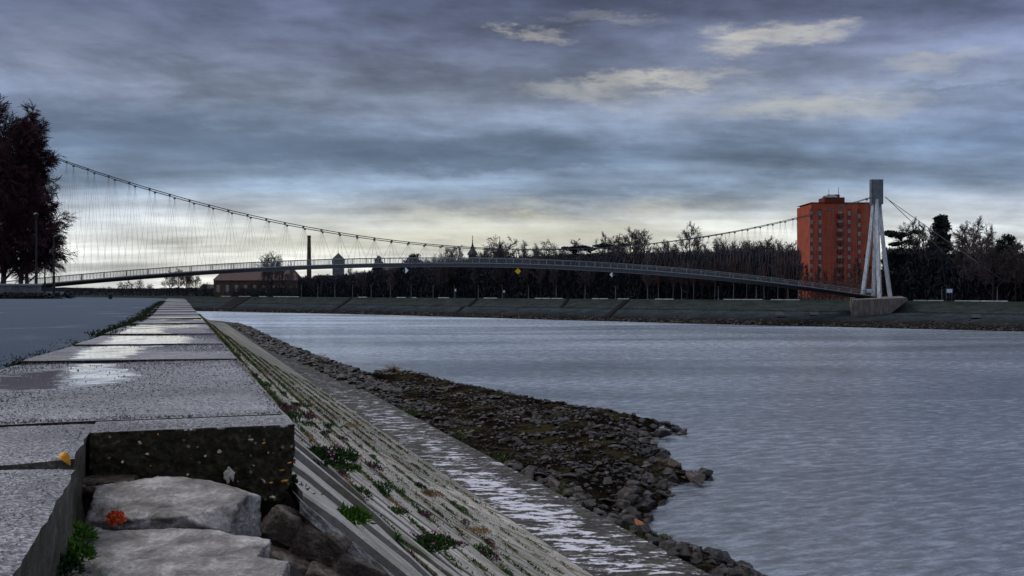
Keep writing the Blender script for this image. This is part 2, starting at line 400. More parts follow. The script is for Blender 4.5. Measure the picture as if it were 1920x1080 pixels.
for i in range(20000):                      # exposed aggregate standing out of the worn surface
    s = 4.83+rg_.random()**1.6*11; le = left_edge(s)-.1; t = lerp(le, TR-.01, rg_.random()); h = rg_.uniform(.001, .0045)*(1 if rg_.random() < .9 else 1.6)
    if any(abs(s-j) < .05 for j in JOINTS): continue
    if sum(w_*math.exp(-((s-a)/c)**2-((t-b)/d)**2) for a, b, c, d, w_ in PUD) > .45 and rg_.random() < .93: continue
    r0 = h*rg_.uniform(.8, 1.6); z = zl_st(s, t); a0 = rg_.random()*6.28; c = ST(s, t, z)
    cop.add([c+Vector((math.cos(a0+k*1.571)*r0*rg_.uniform(.7, 1.3), math.sin(a0+k*1.571)*r0*rg_.uniform(.7, 1.3), -.009)) for k in range(4)]+[c+Vector((math.cos(a0+k*1.571)*r0*.55, math.sin(a0+k*1.571)*r0*.55, h*rg_.uniform(.6, 1))) for k in range(4)],
            [(0, 1, 5, 4), (1, 2, 6, 5), (2, 3, 7, 6), (3, 0, 4, 7), (4, 5, 6, 7)])
def grit(mb, n, s0, s1, t0, t1, z, seed):
    r = random.Random(seed)
    for i in range(n):
        c = ST(lerp(s0, s1, r.random()), lerp(t0, t1, r.random()), z); h = r.uniform(.0008, .0035); r0 = h*r.uniform(.8, 1.7); a0 = r.random()*6.28
        mb.add([c+Vector((math.cos(a0+k*1.571)*r0, math.sin(a0+k*1.571)*r0, -.006)) for k in range(4)]+[c+Vector((math.cos(a0+k*1.571)*r0*.55, math.sin(a0+k*1.571)*r0*.55, h*r.uniform(.6, 1))) for k in range(4)],
            [(0, 1, 5, 4), (1, 2, 6, 5), (2, 3, 7, 6), (3, 0, 4, 7), (4, 5, 6, 7)])
o = struct('coping', cop, M['coping']); o.data.materials.append(M['face'])
for p in o.data.polygons:
    if p.area > .0006 and abs(p.normal.z) < .5: p.material_index = 1

road = MB(); rows = []
ss = [-6, -3, 0, 2, 3, 4, 5, 6, 7, 8, 9, 10, 12, 14, 16, 18, 20, 23, 26, 30, 34, 38, 42, 46, 50, 55, 60, 65, 70, 76, 82, 90, 98, 108]
for s in ss:
    le = left_edge(max(s, 3))-.05
    rows.append([BP(s, le-d, zl_st(s, le-d)-.012-.10*sm((.35-d)/.35)*0-.05*math.exp(-((d-.3)/.3)**2)) for d in (60, 45, 34, 25, 18, 13, 9, 6, 4, 2.5, 1.5, 1, .7, .45, .3, .15, .02)])
road.grid(rows); struct('road', road, M['road'], True)
land = MB(); rows = []
for s in list(range(-40, 100, 10))+[100, 115, 130, 150, 180, 220, 260, 300, 340]:
    r = [BP(s, -d, (7.9 if s < 98 else 7.9)-.1-1.5*0+ (zl_st(s, -d)-COP)-.08) for d in (900, 500, 300, 200, 150, 110, 80, 60, 40, 20, 8, 2.2)]
    if s >= 100: r.append(BP(s, .5, zl_st(s, 0)-.12))
    else: r.append(r[-1]+Vector((.001, 0, -.3)))
    rows.append(r)
land.grid(rows); struct('near_ground', land, M['turf'])

# paved slope: courses of concrete slabs whose upper edge stands proud
TOE = 9.62; ZW = 1.5
def slope_z(s, t):
    x = t-TR; top = zl_st(s, TR); W = TOE-TR; tot = top-ZW-.05-.28; a_ = .9; c_ = (a_*W-tot)/W**2
    return top-.28-a_*x+c_*x*x
ROWT = [TR, 1.35, 2.3, 3.3, 4.4, 5.5, 6.6, 7.7, 8.7, TOE]; NR = 9
sl = MB(); rs = random.Random(3)
for r in range(NR):
    s = 4.3+rs.uniform(-.04, .05)
    if r > 0: s = 3.4+rs.uniform(0, .3)
    while s < 250:
        pitch = rs.uniform(.95, 1.2)*(1 if s < 50 else 3 if s < 90 else 8)
        nrib = 2; e = s+pitch*nrib; sh = rs.uniform(.62, 1.12)*(1 if s < 30 else .6 if s < 60 else .35); zt = rs.uniform(-.012, .014); sk = rs.uniform(-.03, .03); wv = rs.uniform(-.05, .05)
        for b in range(nrib):
            sa = s+b*pitch+(.015 if b == 0 else .0); sb_ = s+(b+1)*pitch-(.012 if b == nrib-1 else 0); up = rs.uniform(.045, .075)*(1 if s < 6.5 else .6 if s < 9 else .34 if s < 20 else .25)
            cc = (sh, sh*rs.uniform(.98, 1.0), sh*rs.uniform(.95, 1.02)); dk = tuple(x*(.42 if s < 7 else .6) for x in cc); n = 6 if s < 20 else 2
            def q(s_, t_, d): return BP(s_, t_, slope_z(s_, t_)+d+zt)
            rows = []
            for i in range(n+1):
                k = i/n; t_ = lerp(ROWT[r]+.025, ROWT[r+1]-.02, k); o = sk*k+.012*math.sin(k*5+wv*60)+.006*fbm(s*3, t_*5, 2)
                dr = -.02*sm((k-.85)/.15)-.02*sm((.12-k)/.12)
                jt = .02*fbm(s*2+b, r*3.3, 7) if i in (0, n) else 0
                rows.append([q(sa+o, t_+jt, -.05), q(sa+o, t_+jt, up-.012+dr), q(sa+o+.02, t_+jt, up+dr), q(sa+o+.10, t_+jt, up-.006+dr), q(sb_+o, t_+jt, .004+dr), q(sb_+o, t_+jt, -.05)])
            for i in range(n):
                A_, B_ = rows[i], rows[i+1]
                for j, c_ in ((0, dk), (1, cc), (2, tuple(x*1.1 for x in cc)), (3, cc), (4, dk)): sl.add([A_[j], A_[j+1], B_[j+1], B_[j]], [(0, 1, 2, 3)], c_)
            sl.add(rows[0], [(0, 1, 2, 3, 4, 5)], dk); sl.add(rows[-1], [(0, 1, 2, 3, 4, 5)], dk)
        s = e
for s0, s1 in [(4.75, 20), (20, 60), (60, 120), (120, 250)]:
    sl.grid([[BP(s, t, slope_z(s, t)-.03) for t in np.linspace(TR-.02, TOE, 24)] for s in np.linspace(s0, s1, 24)], (.16, .17, .11))
struct('embankment_slope', sl, M['slope'])
# broken mortar edge under the first panels
me_ = MB(); rows = []
for i in range(161):
    t = lerp(.47, 5., i/160); b = slope_z(4.4, t); o = .09*fbm(t*3, 3)+.05*fbm(t*17, 9)
    rows.append([ST(4.5, t, b-.02)]+[ST(4.2+o+.02*fbm(t*15, k*2.1, 3), t, b-.0-.011*k+.012*fbm(t*19, k*1.3, 5)) for k in range(6)]+[ST(4.30+o*1.3, t, b-.075), ST(4.5, t, b-.09)])
me_.grid(rows); tag(me_.build('broken_mortar_edge', M['stone']), 'whitish broken mortar edge running down the end of the slope paving', 'mortar edge')
# sub-base showing under the broken edge
sb = MB(); rows = []
for i in range(121):
    t = lerp(.3, 5., i/120); row = []
    for k in range(25):
        d = k/24; base = slope_z(4.4, t); push = .34*sm((.56-t)/.08)
        s = 4.30+.16*fbm(t*2.2, d*2, 1)+.12*d+.12*abs(fbm(t*5, d*4, 4))+.04*fbm(t*17, d*10, 4)+push
        row.append(ST(s, t, base-.07-d*.75))
    rows.append([ST(4.9, t, slope_z(4.4, t)-.072)]+row)
sb.grid(rows)
o = sb.build('rubble_bedding', M['brownstone'], None, True)
tag(o, 'brown stony bedding layer exposed under the broken slope paving', 'rubble layer')

walk = MB(); WR = 12.45
rows = []
for s in list(np.linspace(5, 60, 56))+list(np.linspace(62, 260, 50)):
    rows.append([BP(s, t, ZW+.02*fbm(s*.8, t, 3)) for t in np.linspace(TOE-.1, WR, 8)]+[BP(s, WR+.02, ZW-.5)])
walk.grid(rows); struct('walkway', walk, M['walk'])

# rubble bar between walkway and river
WL = [(1520, 1150), (1425, 1088), (1300, 1052), (1222, 1017), (1203, 992), (1206, 966), (1256, 932), (1250, 910), (1335, 899), (1252, 886), (1240, 850), (1206, 820), (1290, 812), (1190, 804), (1100, 790), (1000, 770), (900, 748), (800, 722), (700, 702)]
wl = [G(x, y, 0) for x, y in WL]; wl = [Vector((12.5, 18, 0))]+wl+[ST(88, 17.6, 0), ST(100, 16.6, 0), ST(115, 15.8, 0), ST(135, 15.3, 0), ST(165, 15., 0), ST(214, 14.8, 0), BP(245, 14.4, 0), BP(300, 13, 0)]
poly = np.array([(p.x, p.y) for p in wl])
def shore(X, Y):
    """signed distance to the waterline, positive on land"""
    p = np.stack([X, Y], -1); best = np.full(X.shape, 1e9); inside = np.zeros(X.shape, bool)
    for i in range(len(poly)-1):
        a, b = poly[i], poly[i+1]; ab = b-a; k = np.clip(((p-a)@ab)/(ab@ab), 0, 1)
        d = np.linalg.norm(p-(a+k[..., None]*ab), axis=-1); best = np.minimum(best, d)
    clos = np.vstack([poly, [[-160, 300], [-160, 18]]])
    n = len(clos)
    for i in range(n):
        a, b = clos[i], clos[(i+1) % n]
        c = (a[1] > Y) != (b[1] > Y)
        with np.errstate(divide='ignore', invalid='ignore'): xi = (b[0]-a[0])*(Y-a[1])/(b[1]-a[1]+1e-12)+a[0]
        inside ^= (c & (X < xi))
    return np.where(inside, best, -best)
GX = np.arange(-115, 22, .25); GY = np.arange(15, 262, .25)
GD = shore(*np.meshgrid(GX, GY, indexing='ij'))
def shd(x, y):
    i = min(max((x+115)/.25, 0), len(GX)-2); j = min(max((y-15)/.25, 0), len(GY)-2); a = int(i); b = int(j); i -= a; j -= b
    return float((GD[a, b]*(1-i)+GD[a+1, b]*i)*(1-j)+(GD[a, b+1]*(1-i)+GD[a+1, b+1]*i)*j)
def bar_z(s, t):
    p = BP(s, t, 0); d = shd(p.x, p.y)
    w = max(0, t-WR)
    z = min(1.32, .07+d*.5) if d > 0 else d*.45
    dip = -.35*math.exp(-((w-4)/2.2)**2) if d > 3 else 0
    ridge = .4*math.exp(-((d-1.2)/1.0)**2)*sm((s-45)/20)
    return z+dip+ridge+.16*fbm(p.x*.5, p.y*.5, 3)+.07*fbm(p.x*2, p.y*2, 8), d
bar = MB(); rows = []
SS = list(np.arange(18, 60, .45))+list(np.arange(60, 110, .9))+list(np.arange(110, 230, 3.))
for s in SS:
    tmax = 27
    rows.append([BP(s, t, bar_z(s, t)[0]) for t in list(np.linspace(WR-.3, tmax, 42))])
bar.grid(rows); struct('shingle_bank', bar, M['bar'], True)

# angular stones
def hull(seed, flat=.6):
    r = random.Random(seed); bm = bmesh.new()
    for i in range(15):
        v = Vector((r.gauss(0, 1), r.gauss(0, 1), r.gauss(0, 1))).normalized()*r.uniform(.75, 1.05)
        bm.verts.new((v.x*.5, v.y*.5*r.uniform(.75, 1), v.z*.5*flat))
    bmesh.ops.convex_hull(bm, input=bm.verts)
    for v in [v for v in bm.verts if not v.link_faces]: bm.verts.remove(v)
    bmesh.ops.recalc_face_normals(bm, faces=bm.faces)
    bm.verts.ensure_lookup_table()
    vs = [v.co.copy() for v in bm.verts]; bm.verts.index_update(); fs = [tuple(v.index for v in f.verts) for f in bm.faces]; bm.free()
    return vs, fs
hulls = [hull(i, .45+.3*((i*37) % 10)/10) for i in range(14)]
def hull_mesh(i, shade=1.):
    mb = MB(); vs, fs = hulls[i]; mb.add(vs, fs, (shade,)*3); me = mb.mesh('rock', M['rock'])
    return me
def bevelled(me, w=.05):
    bm = bmesh.new(); bm.from_mesh(me)
    bmesh.ops.bevel(bm, geom=list(bm.edges), offset=w, segments=1, affect='EDGES', profile=.6, clamp_overlap=True); bm.to_mesh(me); bm.free()
    ca = me.color_attributes.get('shade') or me.color_attributes.new('shade', 'FLOAT_COLOR', 'CORNER')
    ca.data.foreach_set('color', [1., 1., 1., 1.]*len(ca.data)); return me
rock_me = [bevelled(hull_mesh(i)) for i in range(14)]
rr = random.Random(11); cand = []
def add_c(s, t, size):
    z, d = bar_z(s, t)
    if d < -.35: return
    p = BP(s, t, z)
    cand.append((size/max(p.y, 1), p, size))
for i in range(15000):                       # rubble over the bar, thick at its near half
    s = 20+rr.random()**1.5*180; t = rr.uniform(WR+.05, 26)
    p = BP(s, t, 0)
    cl = fbm(p.x*.28, p.y*.28, 9)
    d = shd(p.x, p.y)
    if d < -.2: continue
    if cl < .03 and d > 1.5 and rr.random() < (.75 if s < 62 else .9): continue
    size = rr.uniform(.12, .40)*(1.4 if rr.random() < .15 else 1)
    if rr.random() < .07: size = rr.uniform(.42, .75)
    add_c(s, t, size)
cum = 0
for i in range(len(poly)-1):                # big stones along the water's edge
    a, b = poly[i], poly[i+1]; L = np.linalg.norm(b-a); n = int(L/.55)
    for k in range(n):
        q = a+(b-a)*(k+rr.random())/n
        if q[1] > 225: continue
        for off in (rr.uniform(-.25, .3), rr.uniform(.3, 1.0)):
            nx, ny = -(b-a)[1]/L, (b-a)[0]/L
            s_, t_ = toST((q[0]+nx*off, q[1]+ny*off))
            if t_ < WR+.1: continue
            add_c(s_, t_, rr.uniform(.35, .95))
for k in range(60):
    add_c(rr.uniform(24, 40), WR+rr.uniform(.05, .7), rr.uniform(.4, .8))
for k in range(1500):                       # rubble heaped over the outer edge of the walkway far off
    s_ = rr.uniform(72, 225); t_ = rr.uniform(lerp(12.2, 10.2, sm((s_-70)/60)), 15.3); size = rr.uniform(.3, .95)
    p = BP(s_, t_, ZW+.02 if t_ < WR else max(.2, bar_z(s_, t_)[0])); cand.append((size/p.y, p, size))
cand.sort(key=lambda c: -c[0])
special = [(1243, 812, .95, 0, .9, 'large square dark block on the rocky spit, highest of its row'), (1305, 896, 1.0, 3, .7, 'big dark boulder near the tip of the nearer rocky spit'), (1190, 988, .8, 5, .7, 'rusty orange stone at the water edge below the rubble'), (1222, 872, .6, 2, .7, 'single dark boulder just inshore of the nearer spit'), (990, 892, 1.0, 7, .6, 'large grey boulder resting against the walkway edge'), (942, 884, .8, 8, .5, 'long grey boulder lying on the rubble beside the walkway'), (1265, 1040, 1.2, 9, .7, 'wide dark boulder below the walkway at the bottom right'), (1335, 1062, 1.3, 1, .7, 'tall pointed dark boulder at the bottom edge of the shore'), (1395, 1082, 1.2, 4, .6, 'last dark boulder of the shore at the bottom right corner')]
orange_me = rock_me[5].copy(); orange_me.materials.clear(); orange_me.materials.append(simple('rusty_stone', (.26, .085, .02), .5, .5, 4, .03))
for px, py, size, h, fl, lab in special:
    p = G(px, py, .35); size *= 1.2; me = rock_me[h] if 'orange' not in lab else orange_me
    o = obj('rock', me, p); o.scale = (size*1.1, size, size*fl*1.6); o.rotation_euler = (rr.uniform(-.3, .3), rr.uniform(-.3, .3), rr.uniform(0, 6)); tag(o, lab, 'rock')
for i, (k, p, size) in enumerate(cand):
    if i >= 285: break
    o = obj('rock', rock_me[rr.randrange(14)], p+Vector((0, 0, size*.13)))
    o.scale = (size*rr.uniform(.9, 1.35), size*rr.uniform(.7, 1.1), size*rr.uniform(.7, 1.3)); o.rotation_euler = (rr.uniform(-.6, .6), rr.uniform(-.6, .6), rr.uniform(0, 6.3))
    tag(o, 'angular dark grey stone among the riprap rubble on the near shore', 'rock', 'riprap stones on the near shore')
rest = MB()
for k, p, size in cand[285:]:
    vs, fs = hulls[rr.randrange(14)]
    m = Matrix.Rotation(rr.uniform(0, 6.3), 3, 'Z')@Matrix.Rotation(rr.uniform(-.7, .7), 3, 'X')@Matrix.Diagonal((size*rr.uniform(.9, 1.4), size, size*rr.uniform(.7, 1.2)))
    g = rr.choice([.25, .4, .6, .9, 1.4, 2.4, 5.]); cc = (g*rr.uniform(.95, 1.2), g, g*rr.uniform(.85, 1.1))
    q = p+Vector((0, 0, size*.1)); rest.add([q+m@v for v in vs], fs, cc)
for i in range(16000):                       # chips
    s = 22+rr.random()**1.4*60; t = rr.uniform(WR, 25); z, d = bar_z(s, t)
    if d < .1: continue
    p = BP(s, t, z)
    if fbm(p.x*.28, p.y*.28, 9) < .03 and rr.random() < .7: continue
    size = rr.uniform(.06, .15); vs, fs = hulls[rr.randrange(14)]; m = Matrix.Rotation(rr.uniform(0, 6.3), 3, 'Z')@Matrix.Rotation(rr.uniform(-.7, .7), 3, 'X')
    g = rr.choice([.5, .8, 1.1, 1.6, 2.6]); rest.add([p+m@v*size for v in vs], fs, (g*1.05, g, g*.95))
tag(rest.build('rubble', M['rock']), 'loose small stones and chips covering the shore', 'rubble', kind='stuff')

# ------------------------------------------------------------------ broken slab, blocks, stones in the foreground hollow
def zb(t): return interp(t, [-.33, -.15, .02, .16, .27, .36, .42, .455, .475], [-.27, -.235, -.225, -.235, -.27, -.33, -.345, -.26, -.18])
slab = MB(); rows = []
NT_, NZ = 110, 34
for i in range(NT_+1):
    t = lerp(-.34, .475, i/NT_); row = []
    for k in range(NZ+1):
        d = k/NZ; z = zb(t)*d
        rough = .03*fbm(t*7, z*7, 1)+.016*fbm(t*26, z*26, 3)
        if k == 0: rough = .014*fbm(t*22, 0, 3)
        row.append(ST(4.42+rough+(.03*d if k else 0), t+(.012*fbm(z*14, 2) if i == NT_ else 0), COP-.004+z+(0 if k else .0)))
    b = row[-1]; row += [b+Vector((DX*.1, DY*.1, .03)), b+Vector((DX*.36, DY*.36, .02))]
    back = ST(4.765, t, COP-.002)
    top = [back+Vector((0, 0, -.2)), back]
    for k in range(1, 8): top.append(back.lerp(row[0], k/8)+Vector((0, 0, .004*fbm(t*20, k*.8, 2))))
    rows.append(top+row)
slab.grid(rows)
e = rows[-1]; slab.add([v for v in e], [tuple(range(len(e)))])
grit(slab, 1500, 4.46, 4.74, -.32, .45, COP-.003, 3)
me = slab.mesh('slab_body', M['coping'], True); me.materials.append(M['face'])
broken = empty('broken_slab', ST(4.5, .1, COP-.3))
for p in me.polygons:
    c = p.center; s_, t_ = toST(c)
    if p.normal.z < .55 and c.z < COP-.006: p.material_index = 1
o = obj('slab_body', me, -broken.location, broken)
tag(broken, 'thick broken end of the concrete coping slab with dark pebbly face', 'concrete slab')
rp = random.Random(5)
PB = [(262, 829, .018, 'pebble'), (297, 814, .013, 'ochre'), (327, 816, .011, 'ochre'), (470, 824, .017, 'pebble'), (494, 830, .014, 'ochre'), (411, 846, .013, 'pebble'), (296, 896, .014, 'ochre'), (492, 903, .018, 'pebble'), (528, 880, .017, 'ochre'), (534, 902, .02, 'ochre'), (511, 932, .016, 'pebble'), (345, 812, .01, 'pebble'), (276, 851, .01, 'pebble'), (385, 855, .008, 'pebble'), (455, 850, .008, 'ochre'), (475, 873, .009, 'pebble'), (352, 890, .008, 'pebble'), (412, 860, .006, 'ochre'), (508, 905, .011, 'ochre'), (543, 868, .013, 'ochre'), (503, 849, .007, 'pebble'), (230, 866, .008, 'pebble')]
for px, py, r_, mt in PB:
    # solve for the slab face
    Y = 4.2
    for _ in range(6):
        X = (px-960)/F*Y; t_ = (DY*X-DX*Y); Y = (4.435*1.0-DX*X)/DY
    p = P(px, py, Y); mb = MB(); vs, fs = hulls[rp.randrange(14)]
    m = Matrix.Rotation(rp.uniform(0, 6), 3, 'Z')@Matrix.Rotation(rp.uniform(0, 3), 3, 'X'); mb.add([m@v*2.1*r_ for v in vs], fs)
    me = mb.mesh('pebble', M[mt]); bevelled(me, .002); obj('pebble', me, p-broken.location, broken)
# white lichen patch on the face
mb = MB(); ring = []
for j in range(5):
    ring.append([Vector((math.cos(a)*.024*j/4*(1+1.3*fbm(math.cos(a)*2, math.sin(a)*2)), -.006*(1-(j/4)**2)+.004*fbm(a, j), math.sin(a)*.03*j/4*(1+1.3*fbm(math.cos(a)*2, math.sin(a)*2)))) for a in np.linspace(0, 2*math.pi, 25)])
mb.grid(ring); o = mb.build('lichen_patch', M['lichen'], broken, True); pp = P(432, 888, 4.262); o.location = pp-broken.location+Vector((0, -.016, 0)); o.rotation_euler.z = R(18)

def rough_block(name, s0, s1, t0, t1, z0, z1, mat_top, mat_side, seed, wob=.012, prof=None, ds=.04, gn=0, gr=None):
    """a slab-like block with irregular edges in bank coordinates"""
    mb = MB(); ns = max(4, int((s1-s0)/ds)); nt = max(4, int((t1-t0)/ds)); nz = 8
    top = []
    for i in range(ns+1):
        s = lerp(s0, s1, i/ns); row = []
        for k in range(nt+1):
            t = lerp(t0, t1, k/nt); ss_, tt = s, t
            if prof:
                lo, hi = prof(t); ss_ = lerp(lo, hi, i/ns)
            edge = i in (0, ns) or k in (0, nt)
            if edge: ss_ += wob*fbm(s*8, t*8, seed); tt += wob*fbm(s*8, t*8, seed+4)
            row.append(ST(ss_, tt, z1+(-.008 if edge else 0)+.006*fbm(s*5, t*5, seed)))
        top.append(row)
    mb.grid(top); nf = len(mb.f)
    per = [top[0][k] for k in range(nt+1)]+[top[i][nt] for i in range(1, ns+1)]+[top[ns][k] for k in range(nt-1, -1, -1)]+[top[i][0] for i in range(ns-1, -1, -1)]
    cx = sum(per, Vector())/len(per); sides = []
    for j in range(nz+1):
        d = j/nz; r = []
        for n, v in enumerate(per):
            out = (v-cx); out.z = 0; out.normalize(); r.append(Vector((v.x, v.y, lerp(v.z, z0, d)))+out*(wob*1.3*fbm(v.x*9+v.y*9, d*3, seed+9)*(1 if j else 0)-.012*math.sin(d*3)))
        sides.append(r)
    mb.grid(sides)
    ne = len(mb.f)
    if prof: grit(mb, gn, *gr, z1, seed+50)
    me = mb.mesh(name, mat_top, True); me.materials.append(mat_side)
    for p in me.polygons:
        if nf <= p.index < ne: p.material_index = 1
    o = obj(name, me); return o
M['sideconc'] = mat_stone('stained_slab_side', (.022, .02, .015), (.075, .068, .05), (.19, .175, .14), .6, 12, .7)
o = rough_block('coping_slab', 3.8, 4.765, -2.1, -.345, COP-.32, COP-.004, M['coping'], M['sideconc'], 2, .02, lambda t: (interp(t, [-2.1, -1.1, -.9, -.75, -.5, -.33], [4.05, 4.0, 3.8, 3.72, 3.74, 3.82]), 4.76), gn=2200, gr=(3.84, 4.74, -1.4, -.37))
tag(o, 'grey coping slab with chipped curved end left of the pebbly broken slab', 'concrete slab')
o = rough_block('coping_slab', 1.1, 3.66, -2.1, -.32, COP-.5, COP-.012, M['coping'], M['sideconc'], 6, .014, lambda t: (1.1, interp(t, [-2.1, -1.1, -.95, -.7, -.5, -.33], [4.03, 3.97, 3.78, 3.69, 3.68, 3.62])), gn=5000, gr=(1.9, 3.6, -1.2, -.35))
tag(o, 'nearest coping slab at the lower left, tall stained side facing the hollow', 'concrete slab')

def lump(name, c, size, rz, seed, mat, amp=.12, lab=None, cat='stone', tilt=(0, 0), sq=4., detail=5):
    r = random.Random(seed); planes = [(Vector(n), d) for n, d in (((1, 0, 0), 1), ((-1, 0, 0), 1), ((0, 1, 0), 1), ((0, -1, 0), 1), ((0, 0, 1), .9), ((0, 0, -1), 1))]
    for i in range(16):
        n = Vector((r.choice((-1, 1))*r.uniform(.2, 1), r.choice((-1, 1))*r.uniform(.2, 1), r.uniform(-.8, 1.1))).normalized(); planes.append((n, (abs(n.x)+abs(n.y)+abs(n.z))*r.uniform(.70, .86)))
    bm = bmesh.new(); bmesh.ops.create_icosphere(bm, subdivisions=detail+1, radius=1)
    for v in bm.verts:
        d = v.co.normalized(); k = min(pd/max(1e-4, n.dot(d)) for n, pd in planes if n.dot(d) > 1e-3); q = d*k
        n = amp*.5*fbm(q.x*1.6+seed, q.y*1.6, q.z*1.3+seed*2, 3)-amp*.75*max(0, .12-abs(fbm(q.x*1.1+seed, q.y*2.2, q.z*1.5, 3)))*3+amp*.22*fbm(q.x*9, q.y*9, q.z*9+seed, 3)
        st = amp*.35*(math.floor(3*fbm(q.x*1.4, q.y*1.8+seed, 2)*2)/3)*(1 if q.z > .2 else 0)
        q = q*(1+n); v.co = Vector((q.x*size[0]/2, q.y*size[1]/2, (q.z+st)*size[2]/2))
    me = bpy.data.meshes.new(name); bm.to_mesh(me); bm.free(); me.materials.append(mat); me.polygons.foreach_set('use_smooth', [True]*len(me.polygons))
    o = obj(name, me, c); o.rotation_euler = (tilt[0], tilt[1], rz)
    if lab: tag(o, lab, cat)
    return o
lump('limestone_block', P(312, 978, 3.82), (.60, .40, .24), R(-3), 3, M['stone'], .1, 'large pale rough stone directly below the broken slab face', tilt=(R(8), R(2)))
lump('limestone_block', P(310, 1062, 3.42), (.66, .34, .15), R(4), 9, M['stone'], .12, 'flat pale stone in front of the largest one, moss beside it', tilt=(R(10), R(-1)))
lump('limestone_block', P(370, 1098, 3.02), (.52, .26, .10), R(6), 15, M['stone'], .1, 'thin pale stone layer cut by the bottom edge of the photo', tilt=(R(4), 0))
lump('small_stone', P(172, 1003, 3.62), (.085, .07, .06), 0, 21, M['stone'], .2, 'small rounded stone between moss and the largest pale stone', tilt=(0, 0), sq=2.5, detail=4)
lump('small_stone', P(415, 1033, 3.58), (.13, .07, .045), R(-20), 23, M['brownstone'], .2, 'small reddish brown stone wedged under the largest pale stone', sq=2.5, detail=4)
lump('small_stone', P(200, 912, 4.05), (.22, .16, .07), R(10), 31, M['brownstone'], .3, 'crumbled concrete lump under the left end of the broken slab', sq=2.6, detail=4)
for px, py, Y, sz, mt, lab in ((603, 1018, 4.2, .19, 'brownstone', 'grey lichen covered stone bedded right under the mortar edge'), (540, 985, 4.2, .17, 'brownstone', 'brown angular stone just below the pointed slab corner'), (668, 1078, 4.2, .19, 'brownstone', 'pale brown stone bedded low under the mortar edge'), (535, 1075, 4.1, .2, 'brownstone', 'dark stone at the bottom edge in the gap right of the pale blocks'), (610, 1098, 4.1, .17, 'brownstone', 'brown stone cut by the bottom edge below the lichen covered one')):
    lump('bedding_stone', P(px, py, Y), (sz*1.15, sz*.6, sz*.8), R(px % 40), px, M[mt], .16, lab, tilt=(R(10), R(28)), detail=4)
# soil of the hollow and the mass of earth behind it
so = MB(); rows = []
for i in range(40):
    s = lerp(.6, 4.95, i/39)
    rows.append([ST(s, t, COP-.50+.05*fbm(s*3, t*3, 2)-.5*sm((t-.35)/.5)-(1.1*max(0, t-.9))) for t in np.linspace(-.7, 7, 80)])
so.grid(rows)
so.grid([[ST(4.62+.06*fbm(t*4, z*5, 1), t, COP-z) for z in np.linspace(.06, .95, 12)] for t in np.linspace(-.5, .42, 30)])
struct('soil', so, M['dirt'], True)

# ------------------------------------------------------------------ weeds, grass
def leaf_quad(mb, p, d, n, L, W):
    s = d.cross(n).normalized()*W
    mb.add([p-s*.3, p+d*L*.5-s, p+d*L, p+d*L*.5+s], [(0, 1, 2, 3)])
def rv(r): return Vector((r.gauss(0, 1), r.gauss(0, 1), r.gauss(0, 1))).normalized()
def tuft(seed, n, rad, h, L, W, flower=0, upright=.4):
    r = random.Random(seed); mb = MB(); fl = MB()
    for i in range(n):
        a = r.uniform(0, 6.28); q = rad*r.random()**.6
        p = Vector((math.cos(a)*q, math.sin(a)*q*.8, h*r.random()*(1-(q/rad)**2*.7)))
        d = (rv(r)+Vector((p.x/rad, p.y/rad, upright*2))).normalized()
        leaf_quad(mb, p, d, rv(r), L*r.uniform(.5, 1.2), W*r.uniform(.6, 1.2))
    for i in range(flower):
        a = r.uniform(0, 6.28); q = rad*r.random()**.5; p = Vector((math.cos(a)*q, math.sin(a)*q*.8, h*r.uniform(.7, 1.15)))
        for k in range(6): leaf_quad(fl, p, (rv(r)+Vector((0, -.3, .8))).normalized(), rv(r), W*1.6, W*.8)
    return mb, fl
def weed(name, loc, seed, n, rad, h, L, W, mat, lab, cat='weed', flower=0, fmat='pink', rz=0, tilt=0, group=None, up=.4):
    r_ = empty(name, loc, rz); r_.rotation_euler.x = 0
    a, b = tuft(seed, n, rad, h, L, W, flower, up)
    a.build('leaves', M[mat], r_)
    if flower: b.build('flowers', M[fmat], r_)
    tag(r_, lab, cat, group); return r_
def SL(px, py):                             # point of the paved slope seen at a photo position
    Y = 5.
    for _ in range(60):
        X = (px-960)/F*Y; s, t = toST((X, Y)); z = slope_z(s, t)
        Yn = (HC-z)*F/(py-YH); Y = lerp(Y, Yn, .35)
    X = (px-960)/F*Y; s, t = toST((X, Y)); return ST(s, t, slope_z(s, t)+.01)
weed('flowering_weed', SL(592, 868), 1, 1300, .36, .08, .05, .010, 'leaf', 'broad dark green weed with pink tips right of the broken slab', flower=10, rz=1.2)
weed('flowering_weed', SL(640, 885), 2, 600, .2, .06, .05, .010, 'leaf', 'dark green weed trailing down the slope below the broadest weed', flower=3, rz=1.)
weed('green_plant', SL(650, 982), 3, 420, .11, .05, .05, .008, 'lime', 'bright green small tuft on the paving near the broken edge')
weed('flowering_weed', SL(795, 1030), 4, 1300, .25, .08, .045, .010, 'leaf', 'dark green mat of weed with mauve flowers near the bottom edge', flower=10, fmat='pink', rz=.7)
weed('flowering_weed', SL(737, 965), 5, 380, .12, .05, .04, .008, 'leaf', 'small dark purplish weed in a joint above the mauve mat', flower=4)
weed('flowering_weed', SL(792, 968), 6, 300, .12, .05, .04, .007, 'purpleweed', 'reddish purple weed in a joint, right of the dark one', flower=4)
weed('flowering_weed', SL(662, 860), 7, 160, .09, .05, .03, .007, 'purpleweed', 'little weed with bright violet flowers halfway up the paved slope', flower=22, fmat='violet')
weed('flowering_weed', SL(850, 1025), 8, 300, .16, .05, .04, .008, 'purpleweed', 'purplish weed beside the turquoise painted courses', flower=6)
weed('flowering_weed', SL(572, 800), 9, 300, .16, .06, .04, .008, 'leaf', 'dark weed hanging at the top of the slope beside the slab corner', flower=4)
